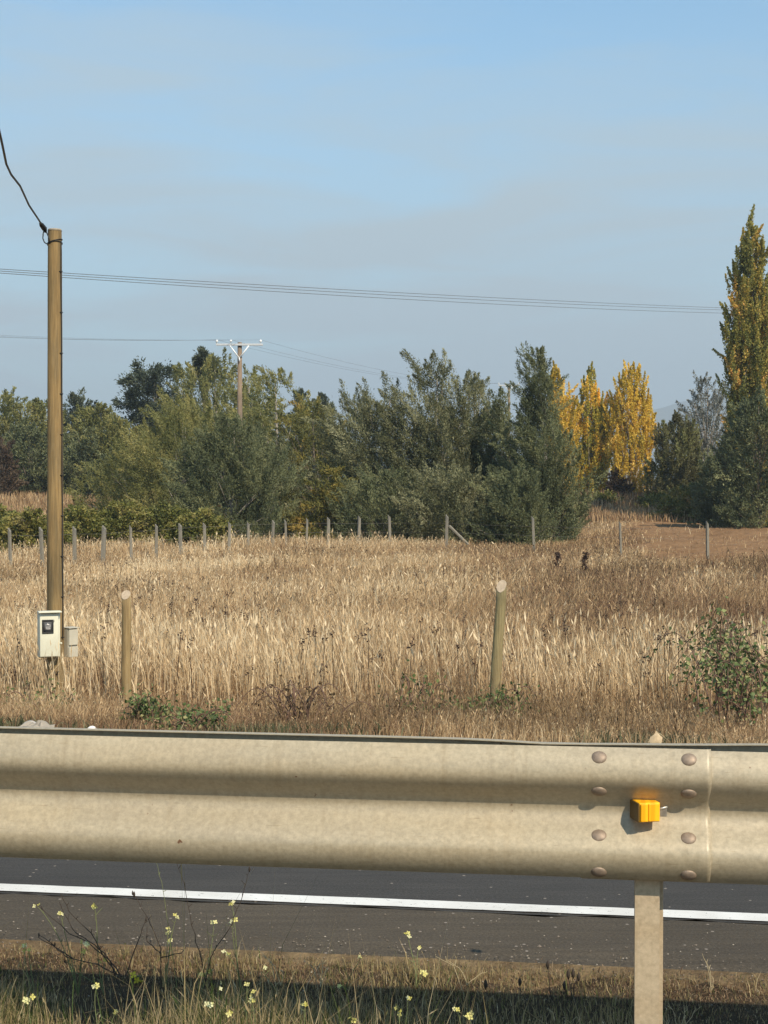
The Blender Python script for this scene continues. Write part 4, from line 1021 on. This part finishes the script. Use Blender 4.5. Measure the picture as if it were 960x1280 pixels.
flower_weed((250, 1296), 4.46, [(266, 1157), (252, 1222), (263, 1216)], 'yellow-flowered weed with a long curved stem in the left third')
flower_weed((300, 1296), 4.46, [(288, 1130), (291, 1153), (284, 1197)], 'tallest yellow-flowered weed, its top head just below the white line')
flower_weed((318, 1300), 3.98, [(308, 1234), (314, 1247), (313, 1255), (287, 1276)], 'low yellow-flowered weed with heads stacked on one stem')
flower_weed((345, 1298), 4.46, [(330, 1213)], 'single yellow flower head leaning left before the dark shadow')
flower_weed((432, 1298), 4.44, [(451, 1198), (423, 1237)], 'forked yellow-flowered weed left of the middle of the picture')
flower_weed((130, 1300), 3.98, [(118, 1236), (142, 1270)], 'low yellow-flowered weed in front of the branching dead one')
flower_weed((48, 1300), 3.98, [(33, 1253)], 'low weed with one flower head in the bottom left corner')
flower_weed((270, 1300), 3.98, [(273, 1236), (262, 1262)], 'low yellow-flowered weed at the bottom, left of the stacked heads')
flower_weed((384, 1300), 3.98, [(380, 1259), (443, 1279)], 'very low pale-flowered weed at the bottom edge')
flower_weed((520, 1298), 4.46, [(509, 1171), (524, 1187), (529, 1224)], 'thin tall pale-flowered weed in the middle of the picture')
flower_weed((503, 1302), 3.98, [(497, 1262), (510, 1255), (500, 1272)], 'low weed with three heads close together in the middle foreground')
flower_weed((592, 1302), 3.98, [(572, 1265), (586, 1276)], 'low weed with two flower heads right of the middle foreground')
flower_weed((668, 1296), 4.46, [(661, 1227)], 'weed with a single whitish flower head left of the guardrail post')
def stalks(name, label, d, paths, mat, r=.002, buds=(), group='dark dead weeds on the near verge'):
    r = r * .8
    P0 = at(paths[0][0][0], paths[0][0][1], d); P0.z = G(P0.x, d)
    o = empty(name, P0); tag(o, label, 'dead weed', group)
    T = Tubes()
    for pth in paths:
        pts = [at(a, b, d + i * .01) - P0 for i, (a, b) in enumerate(pth)]
        if pth is paths[0]: pts[0].z = -.02
        fine = []
        for i in range(len(pts) - 1):
            for s in (0, .33, .66): fine.append(pts[i].lerp(pts[i + 1], s) + Vector(fr.normal(0, .0012, 3)))
        fine.append(pts[-1])
        T.add(fine, [r * (1.1 - .6 * k / (len(fine) - 1)) for k in range(len(fine))], 5, cap=False)
        for k in range(4, len(fine) - 1, 2):
            a = fine[k]; dv = Vector(fr.normal(0, 1, 3)); dv.z = abs(dv.z) + .4; dv.normalize(); l = fr.uniform(.008, .02)
            T.add([a, a + dv * l], [.0011, .0008], 4, cap=False)
    T.build('stems', mat, o)
    if buds:
        for (a, b, s) in buds:
            T = Tubes(); c = at(a, b, d) - P0; T.add([c - Vector((0, 0, s * 1.6)), c - Vector((0, 0, s * .6)), c, c + Vector((0, 0, s)), c + Vector((0, 0, s * 1.8))], [.0012, s * .55, s * .65, s * .45, .0006], 7)
            T.build('seed_head', mat, o)
    return o
stalks('dead_weed', 'branching blackish dead weed spreading over the shoulder at the left', 4.42,
       [[(158, 1232), (135, 1205), (108, 1182), (85, 1170), (52, 1140), (40, 1132)], [(150, 1225), (128, 1195), (108, 1180), (88, 1165), (72, 1130)], [(150, 1225), (120, 1210), (80, 1200), (65, 1185), (46, 1172)], [(90, 1203), (70, 1190), (45, 1175)],
        [(155, 1225), (165, 1195), (175, 1170), (181, 1150)], [(145, 1222), (128, 1200), (112, 1170), (84, 1142), (74, 1120)]], M_STEM, .0023, [(181, 1152, .004), (46, 1172, .004), (66, 1184, .004)])
stalks('dead_weed', 'blackish dead stem leaning left and crossing the white line', 4.45, [[(200, 1240), (199, 1190), (190, 1165), (180, 1145), (165, 1120)], [(199, 1195), (182, 1180), (182, 1162)], [(198, 1200), (225, 1195), (232, 1185)]], M_STEM, .0022, [(166, 1121, .0055), (164, 1119, .004)])
stalks('dead_weed', 'bare black stem standing across the white line, right of two', 4.38, [[(262, 1290), (250, 1200), (243, 1180), (236, 1150), (230, 1110), (218, 1076)]], M_STEM, .0018, [])
stalks('dead_weed', 'thin bare grey stem left of the black one across the line', 4.36, [[(225, 1290), (212, 1180), (206, 1140), (200, 1105), (193, 1078)]], M_GSTEM, .0013, [])
stalks('dead_weed', 'dark stem with a knobby head reaching up to the rail', 4.36, [[(245, 1290), (262, 1200), (288, 1158), (300, 1130), (306, 1108), (311, 1090)]], M_STEM, .0018, [(311, 1089, .005)])
stalks('dead_weed', 'small dark seed spike left of the plantain cluster', 4.35, [[(692, 1275), (689, 1240), (686, 1208)]], M_STEM, .002, [(686, 1210, .008)])
stalks('dead_weed', 'cluster of dark plantain heads left of the guardrail post', 4.35, [[(716, 1280), (717, 1250), (712, 1220)], [(717, 1255), (720, 1235), (726, 1222)], [(716, 1260), (716, 1240), (719, 1219)], [(714, 1265), (708, 1240), (706, 1232)]], M_STEM, .002, [(712, 1222, .009), (725, 1225, .008), (718, 1221, .009), (707, 1236, .008)])
stalks('dead_weed', 'short dark seed spike left of the single whitish flower', 4.3, [[(652, 1285), (652, 1250), (651, 1230)]], M_STEM, .0018, [(651, 1232, .008)])
stalks('dead_weed', 'short dark seed spike right of the two low flower heads', 4.3, [[(612, 1290), (610, 1255), (608, 1234)]], M_STEM, .0016, [(608, 1235, .009)])
PSG = 'dry straw sprays at the shoulder edge'
for i, (bx, by, ends, lab) in enumerate([(585, 1235, [(545, 1199), (560, 1204), (610, 1218)], 'arching dry straw spray over the shoulder edge near the middle'), (892, 1245, [(893, 1225), (885, 1205), (880, 1195)], 'arching dry grass stalk right of the guardrail post'),
                                   (400, 1238, [(380, 1203), (392, 1208), (410, 1212), (402, 1200)], 'low dry straw tuft left of the middle'), (350, 1235, [(322, 1190), (330, 1200), (352, 1215)], 'dry straw tuft right of the tallest yellow weed'),
                                   (850, 1300, [(838, 1258), (862, 1262), (880, 1262)], 'pale dry stalks at the bottom right of the post')]):
    stalks('straw_tuft', lab, 4.4 if by < 1290 else 4.15, [[(bx, by), ((bx + ex) / 2 + 2, (by + ey) / 2 - 6), (ex, ey)] for ex, ey in ends], M_PSTEM, .0013, (), PSG)

# ================================================================== BRAMBLES, LITTER, STONES BY THE FIELD EDGE
M_BRAMBN = leaf_mat('dull_bramble_leaf', [(0, (0.052, 0.077, 0.025)), (0.5, (0.118, 0.162, 0.054)), (0.85, (0.221, 0.256, 0.093)), (1, (0.354, 0.307, 0.139))], .2)
M_CANE = plain('bramble_cane', (.13, .075, .05), .7, var=.3)
M_CANEG = plain('pale_cane', (.30, .24, .15), .7, var=.3)
def bramble(px, py_top, w, d, label, n_cane, n_leaf, seed, mat=None, leaf=.036, spread=1.0):
    rg = np.random.default_rng(seed); mat = mat or M_BRAMBN
    x = (px - 480) / F * d; g = G(x, d); H = CAM_Z - (py_top - 600) / F * d - g; Wd = w / F * d / 2
    o = empty('bramble', (x, d, g)); tag(o, label, 'bramble', 'brambles at the foot of the field')
    T = Tubes(); T2 = Tubes(); P_, A_ = [], []
    for c in range(n_cane):
        a = rg.uniform(0, 6.28); b0 = np.array([rg.normal(0, Wd * .3), rg.normal(0, Wd * .3), 0]); L = Wd * rg.uniform(.5, 1.3) * spread; h = H * rg.uniform(.5, 1.1)
        pts = []
        for s in np.linspace(0, 1, 9):
            pts.append(b0 + np.array([math.cos(a) * L * s, math.sin(a) * L * s * .8, h * (1 - (1.15 * s - .72) ** 2 / .52)]))
        pts = [p * [1, 1, 1] + [0, 0, .0] for p in pts]
        T.add(pts, [.006 * (1.1 - .7 * s) for s in np.linspace(0, 1, 9)], 5, cap=False)
        for q in range(n_leaf):
            s = rg.uniform(.15, 1) * 8; i = min(7, int(s)); p = pts[i] + (pts[i + 1] - pts[i]) * (s - i)
            P_.append(p + rg.normal(0, .045, 3)); A_.append(rg.normal(0, 1, 3))
    T.build('canes', M_CANE, o)
    Pq = np.array(P_); tn = rg.uniform(0, 1, len(Pq)) ** 1.3
    leaves_mesh('foliage', Pq, np.array(A_), leaf * rg.uniform(.6, 1.3, len(Pq)), leaf * .75 * rg.uniform(.6, 1.3, len(Pq)), tn, mat, o, rg)
bramble(985, 782, 240, 13.4, 'large bramble bush in the dry grass at the right edge', 50, 30, 1, leaf=.048, spread=1.15)
bramble(905, 778, 70, 13.6, 'sparse arching bramble shoots just left of the large bramble bush', 12, 14, 9, leaf=.045)
bramble(935, 832, 130, 12.2, 'low green bramble below the large one at the right edge', 22, 26, 2, leaf=.042)
bramble(605, 866, 110, 12.6, 'green bramble patch at the foot of the leaning timber post', 24, 34, 3)
bramble(520, 850, 80, 12.9, 'arching reddish bramble left of the leaning timber post', 12, 14, 4)
bramble(372, 858, 110, 12.4, 'tangle of brown bramble canes between the two timber posts', 22, 12, 5, M_BROWNS)
bramble(182, 872, 60, 12.2, 'small dark green bramble at the foot of the upright timber post', 16, 30, 6)
bramble(240, 890, 110, 10.9, 'low green creeping weed patch behind the rail, left of the middle', 14, 26, 7)
bramble(60, 862, 80, 13.4, 'weedy green clump at the foot of the timber pole', 14, 18, 8)
# bent bare stems over the brambles
T = Tubes()
# dark upright dead weeds far out in the field
for i, (px, py, d, lab) in enumerate([(697, 690, 43, 'dark brown dead dock plant in the field, left one of two'), (731, 690, 42, 'dark brown dead dock plant in the field, right one of two')]):
    rg = np.random.default_rng(90 + i); x = (px - 480) / F * d; g = G(x, d); H = CAM_Z - (py - 600) / F * d - g
    o = empty('dock_plant', (x, d, g)); tag(o, lab, 'dead weed')
    T = Tubes(); T.add([(0, 0, 0), (0.02, 0, H)], [.012, .006], 5); T.build('stem', M_STEM, o)
    n = 260; t_ = rg.random(n); P_ = np.stack([rg.normal(0, .045, n) + .03 * np.sin(t_ * 9), rg.normal(0, .045, n), H * (.2 + .8 * t_)], -1)
    leaves_mesh('foliage', P_, rg.normal(0, 1, (n, 3)) + [0, 0, 1], .07, .04, rg.random(n), M_DOCK, o, rg)

def stone(px, py, d, r, label, col, flat=.6, seed=0):
    rg = np.random.default_rng(seed); bm = bmesh.new(); bmesh.ops.create_icosphere(bm, subdivisions=3, radius=1)
    k = rg.normal(size=(5, 3))
    for v in bm.verts:
        s = 1 + sum(.12 * math.sin(v.co.dot(Vector(q)) * 2.2 + i) for i, q in enumerate(k)); v.co = Vector((v.co.x * r * s, v.co.y * r * s * .8, v.co.z * r * flat * s))
    o = bm_obj('stone', bm, plain(f'stone_{seed}', col, .85, var=.2, scale=25, bmp=.3)); p = at(px, py, d); o.location = (p.x, d, G(p.x, d) + r * flat * .5)
    tag(o, label, 'stone')
stone(112, 906, 9.9, .035, 'small white stone lying on the gravel edge behind the rail', (.75, .72, .66), .7, 1)
stone(36, 900, 10.1, .055, 'pale grey stone at the left on the gravel edge', (.40, .37, .33), .8, 2)
def crumpled(px, d, z, w, h, label, name, col, seed, transl=.2):
    rg = np.random.default_rng(seed); n = 10; xs = np.linspace(-.5, .5, n); X, Y = np.meshgrid(xs, xs)
    Z = h * (.5 + .5 * np.sin(X * 7 + rg.uniform(0, 5)) * np.cos(Y * 6)) + rg.normal(0, h * .12, X.shape)
    Z *= (1 - (X ** 2 + Y ** 2) * 1.3).clip(0.05)
    m = leaf_mat(name + '_sheet', [(0, col), (1, col)], transl, rough=.4); p = at(px, 900, d); g = G(p.x, d) + z
    o = mesh_np(name, np.stack([X * w, Y * w * .8, Z + .01], -1).reshape(-1, 3), [grid_faces(n, n)], m, None, np.zeros(n * n), False); o.location = (p.x, d, g)
    tag(o, label, 'litter')
crumpled(44, 9.9, 0, .22, .06, 'crumpled translucent plastic scrap on the gravel behind the rail', 'plastic_scrap', (.42, .37, .30), 3, .3)
# dry leaf caught on the rail's rear edge
def dry_leaf():
    p = at(822, 925, 4.02); bm = bmesh.new()
    pts = [(-.022, 0, -.008), (-.016, .002, .006), (-.008, -.002, .012), (0, .001, .022), (.007, -.001, .012), (.016, .002, .004), (.012, 0, -.012), (0, -.004, -.016)]
    vs = [bm.verts.new(q) for q in pts]; c = bm.verts.new((0, -.009, .001))
    for i in range(len(vs)): bm.faces.new((vs[i], vs[(i + 1) % len(vs)], c))
    o = empty('dry_leaf', p); tag(o, 'pale curled dry leaf caught on top of the rail', 'leaf')
    bm_obj('blade', bm, plain('dead_leaf', (.55, .42, .26), .8, var=.2, scale=80), o)
    T = Tubes(); T.add([(.0, 0, .018), (.012, 0, .012), (.028, 0, -.002)], [.0012, .0012, .0008], 5); T.build('stalk', M_PSTEM, o)
dry_leaf()
